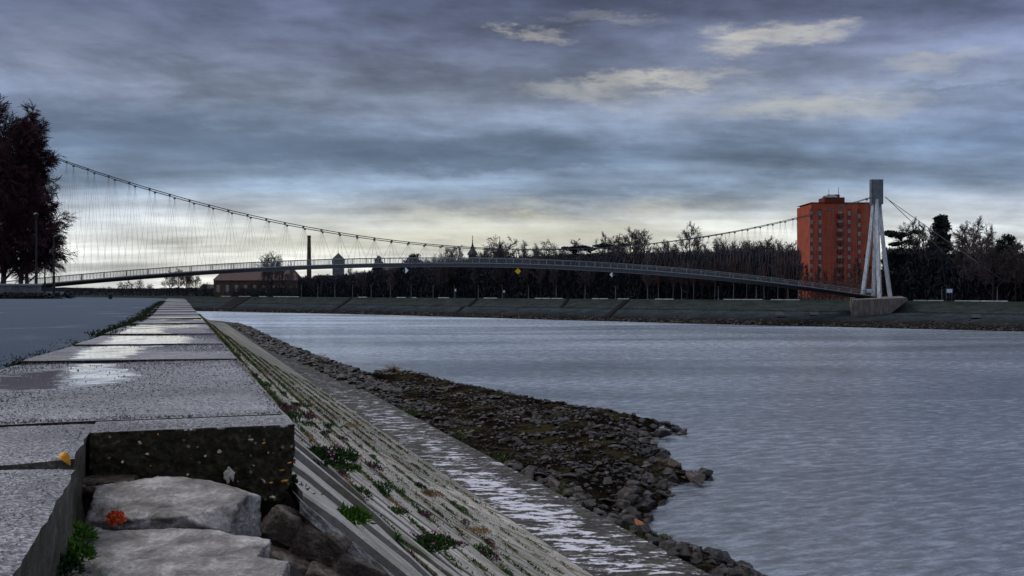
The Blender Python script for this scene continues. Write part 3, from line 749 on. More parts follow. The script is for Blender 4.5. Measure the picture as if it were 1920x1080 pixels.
weed('grass_tuft', SL(560, 765), 10, 400, .3, .08, .07, .007, 'grass', 'grass tuft growing under the coping edge at the last joint', 'grass', up=.8)
weed('dry_grass_tuft', SL(890, 1000), 12, 500, .3, .07, .09, .006, 'dry', 'straw coloured dry grass clump low on the paved slope', 'grass')
weed('dry_grass_tuft', SL(800, 930), 13, 500, .35, .07, .09, .006, 'dry', 'brownish dry grass clump in the middle of the paved slope', 'grass')
weed('dry_grass_tuft', SL(655, 800), 14, 500, .5, .09, .09, .008, 'dry', 'orange brown dry grass clump high on the paved slope', 'grass')
rw = random.Random(17); protos = [weed('weed_clump', (0, 0, 0), 40+i, 260, .16, .05, .04, .008, mt, 'dark weed clump rooted in a joint of the paved slope', group='weed clumps in the slope joints', flower=0) for i, mt in enumerate(('leaf', 'purpleweed', 'leaf'))]
pk = [children(p) for p in protos]
for i in range(66):
    s_ = 5.2+rw.random()**1.4*22; r_ = rw.randrange(0, 7); t_ = ROWT[r_]+.03; j = i if i < 3 else rw.randrange(3)
    if i < 3: o = protos[i]
    else:
        o = protos[j].copy(); col.objects.link(o)
        for c in pk[j]: d = c.copy(); col.objects.link(d); d.parent = o
    o.location = ST(s_, t_, slope_z(s_, t_)+.005); o.rotation_euler.z = R(108)+rw.uniform(-.3, .3); k_ = rw.uniform(.5, 1.1)*(1 if s_ < 12 else 1.6); o.scale = (k_*1.5, k_*.6, k_)
weed('moss_cushion', P(135, 1012, 3.45), 20, 900, .075, .055, .022, .004, 'lime', 'bright green moss cushion beside the small rounded stone', 'moss')
weed('moss_cushion', P(122, 1050, 3.15), 21, 1000, .085, .06, .022, .004, 'lime', 'yellow green moss cushion lower down against the slab side', 'moss')
weed('moss_cushion', P(98, 1078, 2.95), 22, 600, .08, .06, .022, .004, 'leaf', 'dark green moss cushion at the bottom edge under the flowers', 'moss')
def flower(px, py, Y, mat, lab, seed):
    r = random.Random(seed); mb = MB()
    for i in range(46): leaf_quad(mb, Vector((r.gauss(0, .008), r.gauss(0, .008), r.gauss(0, .007))), rv(r), rv(r), .016, .006)
    st = MB(); st.tube([(0, 0, 0), (.004, .01, -.03), (0, .02, -.07)], .0015, 4)
    e_ = empty('wildflower', P(px, py, Y)); mb.build('petals', M[mat], e_); st.build('stem', M['leaf'], e_); tag(e_, lab, 'flower')
flower(111, 1029, 3.12, 'pink', 'pink wildflower between the two green moss cushions', 1)
flower(82, 1072, 2.9, 'violet', 'violet wildflower at the bottom left corner of the hollow', 2)
# orange lichen on the stone, yellow leaf on the slab corner
mb = MB(); r = random.Random(4)
for i in range(170):
    a = r.uniform(0, 6.28); q = r.random()**.5; p = Vector((math.cos(a)*.034*q, -.008*r.random(), math.sin(a)*.022*q)); leaf_quad(mb, p, rv(r), Vector((0, -1, .4)), .011, .006)
o = mb.build('orange_growth', M['orange'], None, loc=P(218, 971, 3.60)); tag(o, 'orange red fungus like growth on the edge of the largest pale stone', 'lichen')
mb = MB(); rows = []
for i in range(9):
    u = i/8; w = .015*math.sin(math.pi*min(1, u*.85+.1))
    rows.append([Vector((lerp(-.024, .02, u)+.01*0, k*w, .012-.5*lerp(-.2, .35, u)**2*1.2 - abs(k)*.004)) for k in (-1, -.5, 0, .5, 1)])
mb.grid(rows); o = mb.build('fallen_leaf', M['yellow'], None, True, P(123, 861, 3.36)+Vector((0, 0, .006))); o.rotation_euler = (R(62), R(28), R(12)); tag(o, 'curled yellow leaf lying on the corner of the nearest slab', 'leaf')

def scatter(n, gen, seed, L, W, up):
    r = random.Random(seed); mb = MB()
    for i in range(n):
        g = gen(r)
        if g is None: continue
        p, k = g; d = (rv(r)*(1-up)+Vector((0, 0, up+.2))).normalized()
        leaf_quad(mb, p, d, rv(r), L*r.uniform(.5, 1.3)*k, W*r.uniform(.6, 1.3)*k)
    return mb
def verge(r):
    s = 4.9+r.random()**1.7*55; t = left_edge(s)-.02-abs(r.gauss(0, .15))
    k = 1 if s < 14 else 1.8
    if fbm(s*1.2, t*3, 4) < -.12 or (s < 8.5 and r.random() < .6): return None
    return BP(s, t, zl_st(s, t)-.03), k
tag(scatter(26000, verge, 1, .032, .006, .3).build('verge_grass', M['vergegrass']), 'dark grass and soil strip between the coping and the road', 'grass', kind='stuff')
def slope_weed(dens, zshift):
    def g(r):
        s = 4.6+r.random()**1.6*70
        row = int((NR)*r.random()**(1. if s < 9 else 1.5))
        t = ROWT[row]+abs(r.gauss(0, .045 if s < 9 else .09))
        if r.random() < (.05 if s < 9 else .12): t = TR+r.random()*(TOE-TR)
        if fbm(s*1.1+zshift, t*2.2, 6+zshift) < dens: return None
        return BP(s, max(t, TR+.01), slope_z(s, t)+.01), (.8 if s < 9 else .95 if s < 14 else 1.3 if s < 30 else 2.)
    return g
tag(scatter(110000, slope_weed(.05, 0), 2, .04, .008, .35).build('slope_weeds', M['leaf']), 'low green weeds rooted in the joints of the paved slope', 'weeds', kind='stuff')
tag(scatter(60000, slope_weed(.12, 11), 3, .05, .006, .4).build('slope_dry_grass', M['dry']), 'dry brown grass in the joints of the paved slope', 'grass', kind='stuff')
tag(scatter(40000, slope_weed(.12, 23), 5, .035, .007, .35).build('slope_purple_weeds', M['purpleweed']), 'purplish creeping weeds in the joints of the paved slope', 'weeds', kind='stuff')
def shoreg(r):
    s = 26+r.random()*90; t = WR+abs(r.gauss(.2, .5))
    if fbm(s*.25, t*.5, 3) < .1: return None
    z, d = bar_z(s, t)
    return (BP(s, t, z), 1.) if d > .3 else None
tag(scatter(16000, shoreg, 6, .22, .02, .5).build('shore_grass', M['grass']), 'green and brown grass along the edge of the walkway', 'grass', kind='stuff')
for px, py, lab in ((738, 699, 'wiry bare shrub standing on the rocky ridge against the water'), (597, 676, 'small wiry shrub farther along the rocky ridge')):
    p = G(px, py, .9); mb = MB(); r = random.Random(px)
    for i in range(70):
        d = Vector((r.gauss(0, .7), r.gauss(0, .7), 1)).normalized(); L = r.uniform(.5, 1.3); mb.tube([(0, 0, 0), d*L*.5, d*L+Vector((d.x*.3, d.y*.3, -.12))], [.02, .014, .008], 3, False)
    o = mb.build('bare_shrub', M['dry'], None, loc=p); tag(o, lab, 'shrub')

# ------------------------------------------------------------------ river and far bank
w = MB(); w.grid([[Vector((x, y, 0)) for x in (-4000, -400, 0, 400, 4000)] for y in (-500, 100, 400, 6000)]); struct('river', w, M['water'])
PX = [-500, -250, 0, 250, 400, 700, 960, 1300, 1645, 1920, 2300, 2800]
WY = [570, 573, 577, 581, 584, 590, 597.5, 607, 615, 621.5, 630, 642]
TY = [551, 552, 553, 554.6, 556, 558.2, 560, 562.2, 564, 566.3, 570, 576]
ZT = 5.8
def Wd(px): return HC*F/(interp(px, PX, WY)-YH)
def Td(px): return (HC-ZT)*F/(interp(px, PX, TY)-YH)
def FB(px, f, z):
    Y = lerp(Wd(px), Td(px), f); return Vector(((px-960)/F*Y, Y, z))
fb = MB(); rows = []
for px in np.arange(-500, 2801, 10):
    prof = [(-.15, -1.), (0, -.05), (.08, .5), (.2, 1.2), (.4, 2.2), (.56, 3.1), (.60, 3.15), (.8, 4.45), (.985, 5.8), (1., 5.82)]
    rows.append([FB(px, f+(.02*fbm(px*.05, f*4) if 0 <= f < .3 else 0), z+(.35*fbm(px*.03, f*8, 2)+.25*fbm(px*.15, f*9, 5))*(1 if f < .3 else .1)) for f, z in prof])
fb.grid(rows); struct('far_embankment', fb, M['far'])
fg = MB(); rows = []
for px in list(range(-500, 2801, 60)):
    T = FB(px, 1, 5.8); rows.append([T, Vector(((px-960)/F*(T.y+8), T.y+8, 5.8)), Vector(((px-960)/F*(T.y+80), T.y+80, 5.8)), Vector(((px-960)/F*5500, 5500, 5.8))])
fg.grid(rows); struct('far_ground', fg, M['turf'])
rub = MB(); r = random.Random(8)
for i in range(1800):
    px = r.uniform(380, 1960); f = abs(r.gauss(0, .09)); p = FB(px, f, .1+f*5.5); sz = r.uniform(.3, 1.0); vs, fs = hulls[r.randrange(14)]
    g = r.choice([.4, .6, .9]); rub.add([p+v*sz for v in vs], fs, (g, g*.95, g*.9))
tag(rub.build('far_rubble', M['rock']), 'dark rubble along the foot of the far embankment', 'rubble', kind='stuff')
hl = MB(); rows = []
for px in range(-600, 3000, 15):
    h = 545-(5+4*fbm(px*.006, 1)+2.5*fbm(px*.05, 3)+22*sm((px-520)/120)); rows.append([P(px, 549, 3000), P(px, h, 3000), P(px, h+1, 3300)])
hl.grid(rows); struct('distant_hills', hl, M['hill'])

# stairs down the far embankment
def strip(px0, px1, f0, f1, width, lab, name='stairway'):
    mb = MB(); n = 26
    for i in range(n):
        k = i/n; z = lambda f: interp(f, [0, .2, .56, .6, .985], [.1, 1.3, 3.2, 3.3, 5.9])
        px = lerp(px0, px1, k); f = lerp(f0, f1, k); px2 = lerp(px0, px1, k+1/n); f2 = lerp(f0, f1, k+1/n)
        zz = z((f+f2)/2)+.18
        a, b, c, d = FB(px, f, zz), FB(px2, f2, zz), FB(px2+width, f2, zz), FB(px+width, f, zz)
        mb.add([a, b, c, d, a-Vector((0, 0, .6)), b-Vector((0, 0, .6)), c-Vector((0, 0, .6)), d-Vector((0, 0, .6))], [(0, 1, 2, 3), (0, 4, 5, 1), (3, 2, 6, 7), (0, 3, 7, 4), (1, 5, 6, 2)])
    o = mb.build(name, M['stairs']); tag(o, lab, 'stairway', 'stairways on the far embankment')
M['stairs'] = simple('dark_wet_steps', (.010, .010, .011), .7, .3, 1)
strip(1133, 1172, .17, .97, 9, 'wide dark flight of steps on the far embankment right of the yellow sign')
strip(1050, 1062, .6, .97, 5, 'short flight on the upper far embankment, below the yellow sign')
strip(622, 656, .17, .97, 5, 'narrow dark flight on the far embankment right of the tall chimney')
strip(408, 444, .15, .97, 26, 'broad dark ramp on the far embankment below the red roofed hall')
strip(852, 868, .2, .58, 5, 'flight on the lower far embankment left of the yellow sign')
strip(876, 892, .6, .97, 5, 'flight on the upper far embankment near the church spires')
for px, f, lab in ((1527, .42, 'small dark outlet hood on the far embankment left of the pier'), (1830, .40, 'small dark outlet hood on the far embankment right of the pier'), (1461, .3, 'tiny dark outlet low on the far embankment')):
    mb = MB(); p = FB(px, f, 2.4); mb.add([p+Vector(v) for v in ((-1.2, -.9, 0), (1.2, -.9, 0), (1.2, 1, 0), (-1.2, 1, 0), (-.9, .6, .75), (1.0, .6, .75))], [(0, 1, 2, 3), (0, 1, 5, 4), (1, 2, 5), (0, 4, 3), (2, 3, 4, 5)])
    o = mb.build('outlet_hood', M['lampdark']); tag(o, lab, 'drain outlet')

# promenade furniture on the far side
def far_lamp(px, i):
    p = FB(px, 1.04, 5.8); H = 24*p.y/F if px > 1500 else 22.5*p.y/F
    e_ = empty('lamp_post', p)
    a = MB(); a.tube([(0, 0, 0), (0, 0, H)], [.13, .09], 6); a.build('pole', M['lamp'], e_)
    b = MB(); b.box((0, 0, .2), (.45, .45, .4)); b.build('base', M['lamp'], e_)
    c = MB(); c.tube([(0, 0, H), (0, 0, H+.12), (0, 0, H+.38), (0, 0, H+.45)], [.12, .3, .26, .05], 8); c.build('lamp_head', M['lampdark'], e_)
    return e_
for i, px in enumerate([565, 596, 628, 661, 696, 732, 771, 812, 852, 897, 942, 991, 1043, 1097, 1154, 1214, 1278, 1347, 1418, 1497, 1766, 1870]):
    o = far_lamp(px, i); lab = 'short grey lamp post in the long row on the far promenade'
    g = 'lamp posts in the row on the far promenade'
    if px == 1766: lab = 'grey lamp post beside the white board right of the bridge pylon'; g = None
    if px == 1870: lab = 'last grey lamp post on the far promenade at the right'; g = None
    if px == 1497: lab = 'grey lamp post in front of the orange red tower block'; g = None
    tag(o, lab, 'lamp post', g)
def board(px, wpx, y0, y1, lab, off=1.08, two=False):
    p = FB(px, off, 5.8); k = p.y/F; e_ = empty('notice_board', p)
    z0 = (HC-(y1-YH)*k)-5.8; z1 = (HC-(y0-YH)*k)-5.8; w_ = wpx*k
    a = MB(); a.box((0, 0, (z0+z1)/2), (w_, .1, z1-z0)); a.build('panel', M['blue'], e_)
    b = MB(); b.box((0, -.07, (z0+z1)/2), (w_*.78, .05, (z1-z0)*.72)); b.build('sheet', M['white'], e_)
    for s_ in ((-1, 1) if wpx > 8 else (0,)):
        c = MB(); c.box((s_*w_*.4, .1, z1/2), (.12, .08, z1)); c.build('post', M['lamp'], e_)
    tag(e_, lab, 'sign')
board(1780, 13, 541, 550, 'blue framed white board right of the bridge pylon')
board(1629, 12, 541, 550, 'blue framed white board seen between the pylon legs')
board(945, 3.5, 544, 549, 'small blue and white sign on a post below the yellow diamond')
board(854, 3.5, 541, 547, 'small white sign on a post left of the church spires')
for i, (a, b) in enumerate([(415, 432), (448, 470), (486, 500), (513, 560), (672, 688), (744, 761), (773, 781), (822, 842), (907, 932), (1003, 1032), (1034, 1056), (1110, 1140), (1158, 1180), (1228, 1263), (1356, 1430), (1445, 1500), (1712, 1770), (1790, 1890)]):
    mb = MB(); p0, p1 = FB(a, .995, 5.8), FB(b, .995, 5.8); m_ = (p0+p1)/2; d = p1-p0
    y = 0; n = max(1, int(d.length/3)); rz = math.atan2(d.y, d.x)
    for k in range(n): c = p0+d*((k+.5)/n); mb.box(Vector((c.x, c.y, 5.98))-m_, (d.length/n-.15, .35, .26), rz)
    o = mb.build('white_kerb', M['kerb'], None, loc=m_); tag(o, 'low white kerb edging the top of the far embankment', 'kerb', 'white kerb lengths along the far promenade')

# ------------------------------------------------------------------ buildings
def house_red():
    Y = 400; k = Y/F; x0, x1 = (1521-960)*k, (1640-960)*k; W = x1-x0; D = 20
    zt = HC+(YH-383)*k; H = zt-5.8
    e_ = empty('tower_block', ((x0+x1)/2, Y+D/2, 5.8))
    a = MB(); a.box((0, 0, H/2), (W, D, H)); a.build('wall', M['red'], e_)
    p = MB(); p.box((.02*W, -.5, H+.35), (W*.98, D*.9, .7)); p.build('parapet', M['red'], e_)
    rf = MB(); rf.box((0, 0, H+.02+.7), (W*1.0, D, .12)); rf.build('roof', M['slate'], e_)
    ph = MB(); ph.box((((1571-960)*k)-(x0+x1)/2, -2, H+1.8), (38*k, 8, 2.6)); ph.box((((1561-960)*k)-(x0+x1)/2, -2, H+3.4), (8*k, 4, 1.2)); ph.box((((1579-960)*k)-(x0+x1)/2, -2, H+3.6), (9*k, 4, 1.7)); q = ph.build('penthouse', M['darkred'], e_)
    gl = MB(); cx = ((1566-960)*k)-(x0+x1)/2; gl.add([(cx-3.2, -6.2, H+3.1), (cx+2.4, -6.2, H+3.1), (cx+2.4, -3, H+4.5), (cx-.8, -3, H+4.5)], [(0, 1, 2, 3)]); gl.build('skylight', M['grey'], e_)
    for px, y0 in ((1566, 350), (1584.5, 347)):
        an = MB(); xx = (px-960)*k-(x0+x1)/2; zz = HC+(YH-y0)*k-5.8; an.tube([(xx, -2, H+2), (xx, -2, zz)], .09, 5); an.box((xx, -2, zz-2.3), (1.0, .08, .08)); an.box((xx, -2, zz-3.4), (1.3, .08, .08)); an.build('antenna', M['lampdark'], e_)
    nf = 11; fh = 16.6*k; ztop = HC+(YH-400)*k-5.8
    for px, w_, kind in ((1521.5, 4.5, 0), (1537.5, 6, 1), (1575, 10, 2), (1592, 6, 0), (1611, 6, 3)):
        xx = (px-960)*k-(x0+x1)/2
        if kind in (1, 3, 0):
            rec = MB(); rec.box((xx, -D/2-.02, H*.52), (w_*k*1.15, .06, H*.86)); rec.build('facade_strip', M['redstrip'], e_)
        for f in range(nf-1):
            z = ztop-f*fh - (0 if kind != 3 else 1.2)
            if z < 3: continue
            fr = MB(); fr.box((xx, -D/2-.09, z), (w_*k*.85, .1, fh*.47)); fr_ = fr.build('window', M['frame'] if (f*7+px) % 3 > 1 or kind == 1 else M['greyframe'], e_)
            pn = MB()
            for s_ in (-1, 1): pn.box((xx+s_*w_*k*.2, -D/2-.16, z), (w_*k*.33, .04, fh*.38))
            pn.build('pane', M['glass'], fr_)
            if kind == 2:
                b = MB(); b.box((xx, -D/2-.75, z-fh*.42), (w_*k*1.15, 1.4, .2)); b.box((xx, -D/2-1.42, z-fh*.25), (w_*k*1.15, .08, fh*.36)); b.box((xx-w_*k*.57, -D/2-.7, z-fh*.25), (.08, 1.4, fh*.36)); b.box((xx+w_*k*.57, -D/2-.7, z-fh*.25), (.08, 1.4, fh*.36)); b.build('balcony', M['darkred'], e_)
    tag(e_, 'tall orange red apartment block behind the right pylon', 'building')
M['redstrip'] = simple('darker_red_panel', (.19, .035, .022), .8, .2, 1); M['greyframe'] = simple('grey_window_frame', (.22, .2, .2), .6, .3, 1)
house_red()
def gable(name, px0, px1, y_eave, y_ridge, off, D, wall, roof, lab, nwin=0, ang=0, hip=.06):
    pm = (px0+px1)/2; Y = Td(pm)+off; k = Y/F; W = (px1-px0)*k; H = HC-(y_eave-YH)*k-5.8; RH = (y_eave-y_ridge)*k
    e_ = empty(name, ((pm-960)*k, Y, 5.8), ang)
    a = MB(); a.box((0, 0, H/2), (W, D, H)); w_ = a.build('wall', wall, e_)
    r_ = MB(); o_ = .5; h = hip*W
    v = [(-W/2-o_, -D/2-o_, H), (W/2+o_, -D/2-o_, H), (W/2+o_, D/2+o_, H), (-W/2-o_, D/2+o_, H), (-W/2+h, 0, H+RH), (W/2-h, 0, H+RH)]
    r_.add(v, [(0, 1, 5, 4), (1, 2, 5), (2, 3, 4, 5), (3, 0, 4), (3, 2, 1, 0)]); r_.build('roof', roof, e_)
    for i in range(nwin):
        x = lerp(-W/2, W/2, (i+.5)/nwin); b = MB(); b.box((x, -D/2-.04, H*.5), (W/nwin*.35, .1, H*.42)); f = b.build('window', M['greyframe'], e_); c = MB(); c.box((x, -D/2-.11, H*.5), (W/nwin*.28, .05, H*.36)); c.build('pane', M['glass'], f)
    tag(e_, lab, 'building'); return e_
gable('old_hall', 410, 562, 526, 506, 30, 16, M['oldwall'], M['tiles'], 'long old brick hall with a red hipped roof left of the chimney', 9)
gable('low_shed', 378, 412, 543, 533, 24, 10, M['grey'], M['slate'], 'low dark shed just left of the red roofed hall', 2)
gable('long_house', 588, 640, 530, 516, 40, 12, M['oldwall'], M['tiles'], 'dim red roofed house between the chimney and the tower foot', 4)
gable('long_house', 700, 768, 520, 500, 40, 14, M['grey'], M['tiles'], 'red roofed house mostly hidden by trees behind the deck', 5)
def white_house():
    px0, px1 = 1790, 1990; Y = Td(1880)+55; k = Y/F; W = (px1-px0)*k; H = HC+(YH-478)*k-5.8; e_ = empty('apartment_building', (((px0+px1)/2-960)*k, Y+6, 5.8))
    a = MB(); a.box((0, 0, H/2), (W, 12, H)); a.build('wall', M['palewall'], e_); r_ = MB(); r_.box((0, 0, H+.2), (W+.8, 12.8, .4)); r_.build('roof', M['slate'], e_)
    for f in range(3):
        for i in range(8):
            b = MB(); x = lerp(-W/2, W/2, (i+.5)/8); z = H*(f+.55)/3; b.box((x, -6.05, z), (1.7, .1, 1.5)); q = b.build('window', M['greyframe'], e_); c = MB(); c.box((x, -6.13, z), (1.4, .05, 1.25)); c.build('pane', M['glass'], q)
    tag(e_, 'pale three storey building hidden behind bare trees at the right', 'building')
white_house()
def chimney():
    Y = Td(580)+60; k = Y/F; e_ = empty('factory_chimney', ((579.5-960)*k, Y, 5.8)); zt = HC+(YH-442)*k-5.8
    a = MB(); a.tube([(0, 0, 0), (0, 0, zt)], [5.2*k, 3.1*k], 14); a.build('shaft', M['brick'], e_)
    b = MB(); b.tube([(0, 0, zt-.8), (0, 0, zt+.1)], [3.5*k, 3.6*k], 14); b.build('rim', M['brick'], e_)
    tag(e_, 'tall tapering brick factory chimney beyond the bridge deck', 'chimney')
chimney()
def tower():
    Y = Td(634)+70; k = Y/F; e_ = empty('watch_tower', ((634.5-960)*k, Y, 5.8), R(0)); w_ = 19*k; zt = HC+(YH-487.5)*k-5.8; zp = HC+(YH-474)*k-5.8
    a = MB(); a.box((0, 0, zt/2), (w_, w_, zt)); a.build('wall', M['grey'], e_)
    c = MB(); c.box((0, 0, zt-.9), (w_*1.1, w_*1.1, 1.8)); c.build('upper_storey', M['lamp'], e_)
    r_ = MB(); h = w_*.62; r_.add([(-h, -h, zt), (h, -h, zt), (h, h, zt), (-h, h, zt), (0, 0, zp)], [(0, 1, 4), (1, 2, 4), (2, 3, 4), (3, 0, 4), (3, 2, 1, 0)]); ro = r_.build('roof', M['slate'], e_)
    s_ = MB(); s_.tube([(0, 0, zp-.3), (0, 0, zp+1.5)], [.12, .04], 5); s_.build('finial', M['lampdark'], ro)
    for zz in (.35, .55, .75):
        b = MB(); b.box((0, -w_/2-.04, zt*zz), (1, .1, 1.4)); b.build('window', M['glass'], e_)
    tag(e_, 'square grey tower with a steep pyramid roof right of the chimney', 'tower')
tower()
def spire(px, ytop, yb, lab):
    Y = Td(px)+75; k = Y/F; e_ = empty('church_spire', ((px-960)*k, Y, 5.8)); zb_ = HC+(YH-yb)*k-5.8; zt = HC+(YH-ytop)*k-5.8; h = zt-zb_
    a = MB(); a.box((0, 0, zb_/2), (15*k, 15*k, zb_)); a.build('wall', M['oldwall'], e_)
    r_ = MB(); pr = [(10.5*k, 0), (9.5*k, .08), (6.5*k, .2), (4.*k, .3), (3.6*k, .38), (2.2*k, .46), (1.6*k, .52), (.9*k, .62), (.5*k, .8), (.35*k, 1)]
    r_.tube([(0, 0, zb_+h*z) for _, z in pr], [r0 for r0, _ in pr], 8); r_.build('spire_roof', M['slate'], e_)
    c = MB(); c.box((0, 0, zt-h*.1), (2.4*k, .2, .2)); c.tube([(0, 0, zb_+h*.7), (0, 0, zb_+h*.74), (0, 0, zb_+h*.78)], [.1, 1.1*k, .1], 8); c.build('cross', M['lampdark'], e_)
    tag(e_, lab, 'church tower')
spire(886, 441, 478, 'dark pointed church spire with a cross, the taller left one')
spire(937, 443, 478, 'dark pointed church spire with a cross, the right one of the pair')

# ------------------------------------------------------------------ trees
def segmesh(segs, n=3):
    segs = np.array(segs, dtype=float); a = segs[:, :3]; b = segs[:, 3:6]; ra = segs[:, 6]; rb = segs[:, 7]
    d = b-a; d /= np.linalg.norm(d, axis=1)[:, None]+1e-9
    ref = np.where(np.abs(d[:, 2:3]) < .9, np.array([[0, 0, 1.]]), np.array([[1., 0, 0]]))
    u = np.cross(d, ref); u /= np.linalg.norm(u, axis=1)[:, None]; w_ = np.cross(d, u)
    V = []; N = len(segs)
    for p, r_ in ((a, ra), (b, rb)):
        for k in range(n):
            an = 2*math.pi*k/n; V.append(p+(u*math.cos(an)+w_*math.sin(an))*r_[:, None])
    V = np.stack(V, 1).reshape(-1, 3)
    base = np.arange(N)[:, None]*2*n; fs = []
    for k in range(n): fs.append(np.concatenate([base+k, base+(k+1) % n, base+n+(k+1) % n, base+n+k], 1))
    return V, np.concatenate(fs, 0)
def np_mesh(name, V, Fq, mat):
    me = bpy.data.meshes.new(name); me.vertices.add(len(V)); me.vertices.foreach_set('co', V.astype(np.float32).ravel())
    k = Fq.shape[1]; me.loops.add(Fq.size); me.loops.foreach_set('vertex_index', Fq.astype(np.int32).ravel())
    me.polygons.add(len(Fq)); me.polygons.foreach_set('loop_start', np.arange(0, Fq.size, k, dtype=np.int32))
    try: me.polygons.foreach_set('loop_total', np.full(len(Fq), k, dtype=np.int32))
    except Exception: pass
    me.materials.append(mat); me.update(calc_edges=True); me.validate(); return me
def branchy(seed, H, trunk_frac, n1, n2, n3, n4, spread, upcurve, lens, r0, rmin, top_taper=True, clear=.25, droop=0):
    r = random.Random(seed); tr = []; cr = []
    def limb(p, d, L, ra, rb, nseg, wob, up, lst):
        pts = [p]; 
        for i in range(nseg):
            d = (d+rv(r)*wob+Vector((0, 0, up))).normalized(); q = pts[-1]+d*L/nseg
            k0, k1 = i/nseg, (i+1)/nseg; lst.append((*pts[-1], *q, max(rmin, lerp(ra, rb, k0)), max(rmin, lerp(ra, rb, k1)))); pts.append(q)
        return pts, d
    tp, _ = limb(Vector((0, 0, 0)), Vector((0, 0, 1)), H*trunk_frac, r0, r0*.25, 8, .05, .05, tr)
    def at(pts, k):
        x = k*(len(pts)-1); i = min(int(x), len(pts)-2); return pts[i].lerp(pts[i+1], x-i)
    def dirat(pts, k):
        i = min(int(k*(len(pts)-1)), len(pts)-2); return (pts[i+1]-pts[i]).normalized()
    for i in range(n1):
        k = lerp(clear, 1, (i+r.random()*.8)/n1); a = i*2.4+r.uniform(-.5, .5)
        sp = spread*lerp(1.05, .45, k); d = Vector((math.cos(a)*sp, math.sin(a)*sp, 1-sp*.45)).normalized()
        L = H*lens*(lerp(1, .55, k) if top_taper else 1)*r.uniform(.75, 1.1)
        p1, _ = limb(at(tp, min(k, 1)), d, L, r0*lerp(.45, .2, k), r0*.07, 5, .13, upcurve, tr if L > H*.3 else cr)
        for j in range(n2):
            kk = lerp(.2, 1, (j+r.random())/n2); d2 = (dirat(p1, kk)+rv(r)*.75).normalized()
            p2, _ = limb(at(p1, kk), d2, L*.45*r.uniform(.6, 1.1), r0*.1, r0*.03, 3, .2, upcurve*.8, cr)
            for m in range(n3):
                kk = lerp(.15, 1, (m+r.random())/n3); d3 = (dirat(p2, kk)+rv(r)*.8).normalized()
                p3, _ = limb(at(p2, kk), d3, L*.22*r.uniform(.6, 1.2), r0*.04, rmin, 2, .25, upcurve*.6-droop, cr)
                for q in range(n4):
                    kk = r.random(); d4 = (dirat(p3, kk)+rv(r)*.6+Vector((0, 0, -droop))).normalized()
                    limb(at(p3, kk), d4, L*.15*r.uniform(.6, 1.3), rmin, rmin, 1, 0, 0, cr)
    return tr, cr
def make_tree(name, tr, cr, mt, mc, extra=None):
    e_ = empty(name); V, Q = segmesh(tr, 5); t = obj('trunk', np_mesh('trunk', V, Q, mt), parent=e_); V, Q = segmesh(cr, 3); obj('crown', np_mesh('crown', V, Q, mc), parent=e_); return e_
def leafcloud(pts, size, seed, flat=0.):
    """pts: (x,y,z,r) clumps -> quads scattered in them"""
    r = np.random.RandomState(seed); P_ = []
    for (x, y, z, rad, n, fl) in pts:
        v = r.normal(size=(n, 3)); v /= np.linalg.norm(v, axis=1)[:, None]; v *= (r.rand(n)**.4)[:, None]*rad; v[:, 2] *= fl
        P_.append(v+np.array([x, y, z]))
    C_ = np.concatenate(P_); N = len(C_); a = r.normal(size=(N, 3)); a /= np.linalg.norm(a, axis=1)[:, None]; b = np.cross(a, r.normal(size=(N, 3))); b /= np.linalg.norm(b, axis=1)[:, None]
    s = size*(.5+r.rand(N))[:, None]; a *= s; b *= s*.45
    V = np.stack([C_-a, C_-b, C_+a, C_+b], 1).reshape(-1, 3); Q = np.arange(N*4).reshape(-1, 4); return V, Q
PR = {}
RM = .028
PR['round'] = make_tree('bare_tree', *branchy(1, 16, .8, 14, 7, 6, 4, 1., .06, .42, .38, RM), M['bark'], M['twig'])
PR['round2'] = make_tree('bare_tree', *branchy(2, 16, .75, 16, 7, 6, 4, 1.2, .03, .45, .4, RM), M['bark'], M['twig'])
PR['tall'] = make_tree('bare_tree', *branchy(3, 18, .92, 22, 6, 5, 3, .55, .12, .26, .28, RM), M['bark'], M['twig'])
PR['tall2'] = make_tree('bare_tree', *branchy(4, 18, .9, 20, 6, 5, 3, .7, .08, .3, .28, RM), M['bark'], M['twig'])
PR['birch'] = make_tree('birch_tree', *branchy(5, 14, .95, 22, 6, 5, 3, .6, .05, .24, .2, RM, clear=.35), M['birch'], M['twigred'])
PR['vase'] = make_tree('bare_tree', *branchy(6, 14, .5, 16, 7, 6, 3, .75, .08, .55, .3, RM, clear=.3), M['bark'], M['twig'])
def evergreen(name, seed, shape):
    r = random.Random(seed); cl = []; e_ = empty(name); tr = [(0, 0, 0, 0, 0, 8, .3, .2), (0, 0, 8, .1, 0, 14.5, .2, .06)]
    if shape == 'cone':
        for i in range(90):
            k = r.random()**.8; a = r.uniform(0, 6.28); rad = (1-k)*3.3+.35; q = rad*r.uniform(.3, 1); cl.append((math.cos(a)*q, math.sin(a)*q, 1.5+k*14, .75, 60, .5))
    elif shape == 'cedar':
        for i in range(42):
            k = r.uniform(.35, 1); a = r.uniform(0, 6.28); q = r.uniform(.5, 5.2)*(1.1-.35*k); z = round(k*7)/7*15+r.uniform(-.35, .35); cl.append((math.cos(a)*q, math.sin(a)*q, z, 1.3, 110, .28))
            tr.append((0, 0, z-1.2, math.cos(a)*q, math.sin(a)*q, z, .12, .05))
    else:
        for i in range(60):
            v = rv(r)*r.uniform(.4, 1); cl.append((v.x*3.8, v.y*3.8, 9+v.z*5.5, 1.1, 80, .8))
            tr.append((0, 0, 6, v.x*3, v.y*3, 9+v.z*4, .12, .05))
    V, Q = segmesh(tr, 5); obj('trunk', np_mesh('trunk', V, Q, M['bark']), parent=e_)
    V, Q = leafcloud(cl, .34, seed); obj('crown', np_mesh('crown', V, Q, M['needle']), parent=e_); return e_
